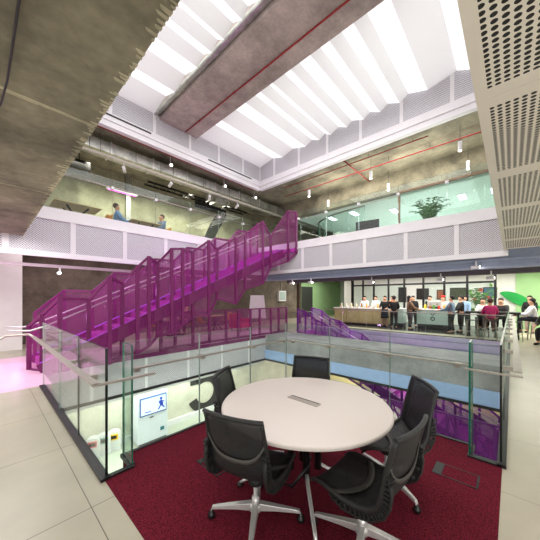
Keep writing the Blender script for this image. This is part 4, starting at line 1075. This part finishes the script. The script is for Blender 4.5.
# lower room seen past the stair
struct('wall_lower_far', B().box(14.5, 14.7, -4.5, 10, -3.4, -1.2), plain('warm_wall', (228, 212, 160), .7, var=.04), 'warm yellow wall behind the lower staircase')
t = thing('cafe_table', 'low round white table on the lower level behind the carpet edge', 'table', (7.2, 4.6, -3.4))
B().lathe([(.4, .7), (.42, .71), (.42, .73), (.4, .735)], 32).build('tabletop', WHITE, t); B().lathe([(.22, 0), (.22, .02), (.03, .04), (.03, .7)], 16).build('pedestal', DARK, t)

# ------------------------------------------------------------------ lights
def area(name, loc, sx, sy, power, c=(1, 1, 1), rot=(0, 0, 0), spread=180):
    l = bpy.data.lights.new(name, 'AREA'); l.shape = 'RECTANGLE'; l.size = sx; l.size_y = sy; l.energy = power; l.color = c; l.spread = R(spread)
    o = bpy.data.objects.new(name, l); C.objects.link(o); o.location = loc; o.rotation_euler = rot; return o
area('skylight_daylight', (5, 4.6, 10.5), 11, 11, 640, (.985, 1, .99))
area('skylight_daylight', (5, 4.5, 7.8), 6, 6, 300, (1, .98, 1))  # added fill below the baffles, mimics daylight coming through them
area('cafe_lights', (15.5, 2.5, 2.95), 5, 9, 560, (1, .96, .88))
area('cafe_side_lights', (15.5, -2.5, 2.95), 5, 3, 150, (1, .98, .9))
area('stair_back_lights', (5, 10.8, 3.25), 9, 1.5, 90, (1, .88, .9))
area('stair_back_lights', (17, 10.8, 3.05), 6, 2, 130, (1, .97, .88))
area('left_lobby_lights', (-1, 7.4, 3.15), 4, 2.4, 160, (1, .96, .97))
area('walkway_lights', (-1.2, 2.5, 3.15), 2, 4, 55, (1, .97, .92))
area('right_walkway_lights', (4, -1.6, 2.85), 5, 1, 50, (1, .97, .92))
area('rear_fill', (-2.5, -3.6, 1.3), 6, 2, 170, (1, .99, .97), (R(112), 0, R(-40)))  # added unseen fill behind the camera, brightens the perforated ceiling
area('lower_lights', (4, 9.0, -1.25), 9, .6, 170, (.97, 1, .93))
area('lower_lights', (3, 5, -.4), 4, 2, 160, (.97, 1, .95))
area('lower_void_lights', (12, 5, -1.3), 2, 5, 260, (1, .92, .85))
area('upper_gallery_lights', (5, 11.2, 6.3), 9, .8, 200, (1, .97, .8))
area('upper_gallery_lights', (10.8, 4, 5.9), 1.2, 6, 90, (1, .97, .88), (pi, 0, 0))  # added upward fill to brighten the concrete ceiling, no fitting there
area('upper_gallery_lights', (10.8, 4, 6.9), 1.5, 7, 120, (1, .97, .88))
area('office_lights', (15, 3.5, 5.98), 4, 6, 520, (.9, 1, .96))
def pt(loc, power, c, r=.1):
    l = bpy.data.lights.new('stair_led', 'POINT'); l.energy = power; l.color = c; l.shadow_soft_size = r
    o = bpy.data.objects.new('stair_led', l); C.objects.link(o); o.location = loc
for x in (1.6, 3.2, 5.0, 6.8, 8.4): pt((x, 8.2, zf(x)+.8), 12 if x > 2 else 6, (.8, .3, 1))
for y in (1.5, 3.5, 5.5, 7.3): pt((10.85, y, -3.4+(y-.3)*3.4/7.3+1.0), 11, (.85, .5, 1))
pt((.55, 8.9, .35), 3, (1, .3, .85)); pt((8.8, 8.8, .6), 9, (1, .3, .85))
# wash of the white spots on the wall behind the upper tables
for x in (2.6, 4.3, 6.6, 8.8):
    l = bpy.data.lights.new('wall_spot', 'SPOT'); l.energy = 150; l.color = (1, .98, .8); l.spot_size = R(75); l.spot_blend = .8; l.shadow_soft_size = .05
    o = bpy.data.objects.new('wall_spot', l); C.objects.link(o); o.location = (x, 10.9, 6.55); o.rotation_euler = (R(42), 0, 0)

w = bpy.data.worlds.new('World'); bpy.context.scene.world = w; w.use_nodes = True
bg = w.node_tree.nodes['Background']; bg.inputs[0].default_value = (1, .985, .96, 1); bg.inputs[1].default_value = .8

# ------------------------------------------------------------------ camera
cam = bpy.data.cameras.new('camera'); co = bpy.data.objects.new('camera', cam); C.objects.link(co)
cam.sensor_width = 36; cam.sensor_fit = 'HORIZONTAL'; cam.lens = 264/540*36; cam.shift_y = 27/540
cam.clip_start = .05; cam.clip_end = 100
az = math.atan2(242, 264)
co.location = (0, 0, 1.65); co.rotation_euler = (R(90), 0, az-R(90))
sc = bpy.context.scene; sc.camera = co
sc.view_settings.view_transform = 'Standard'; sc.view_settings.look = 'None'; sc.view_settings.gamma = 1
sc.view_settings.exposure = .05; sc.view_settings.use_curve_mapping = False
sc.cycles.transparent_max_bounces = 32; sc.cycles.max_bounces = 8; sc.cycles.sample_clamp_indirect = 6
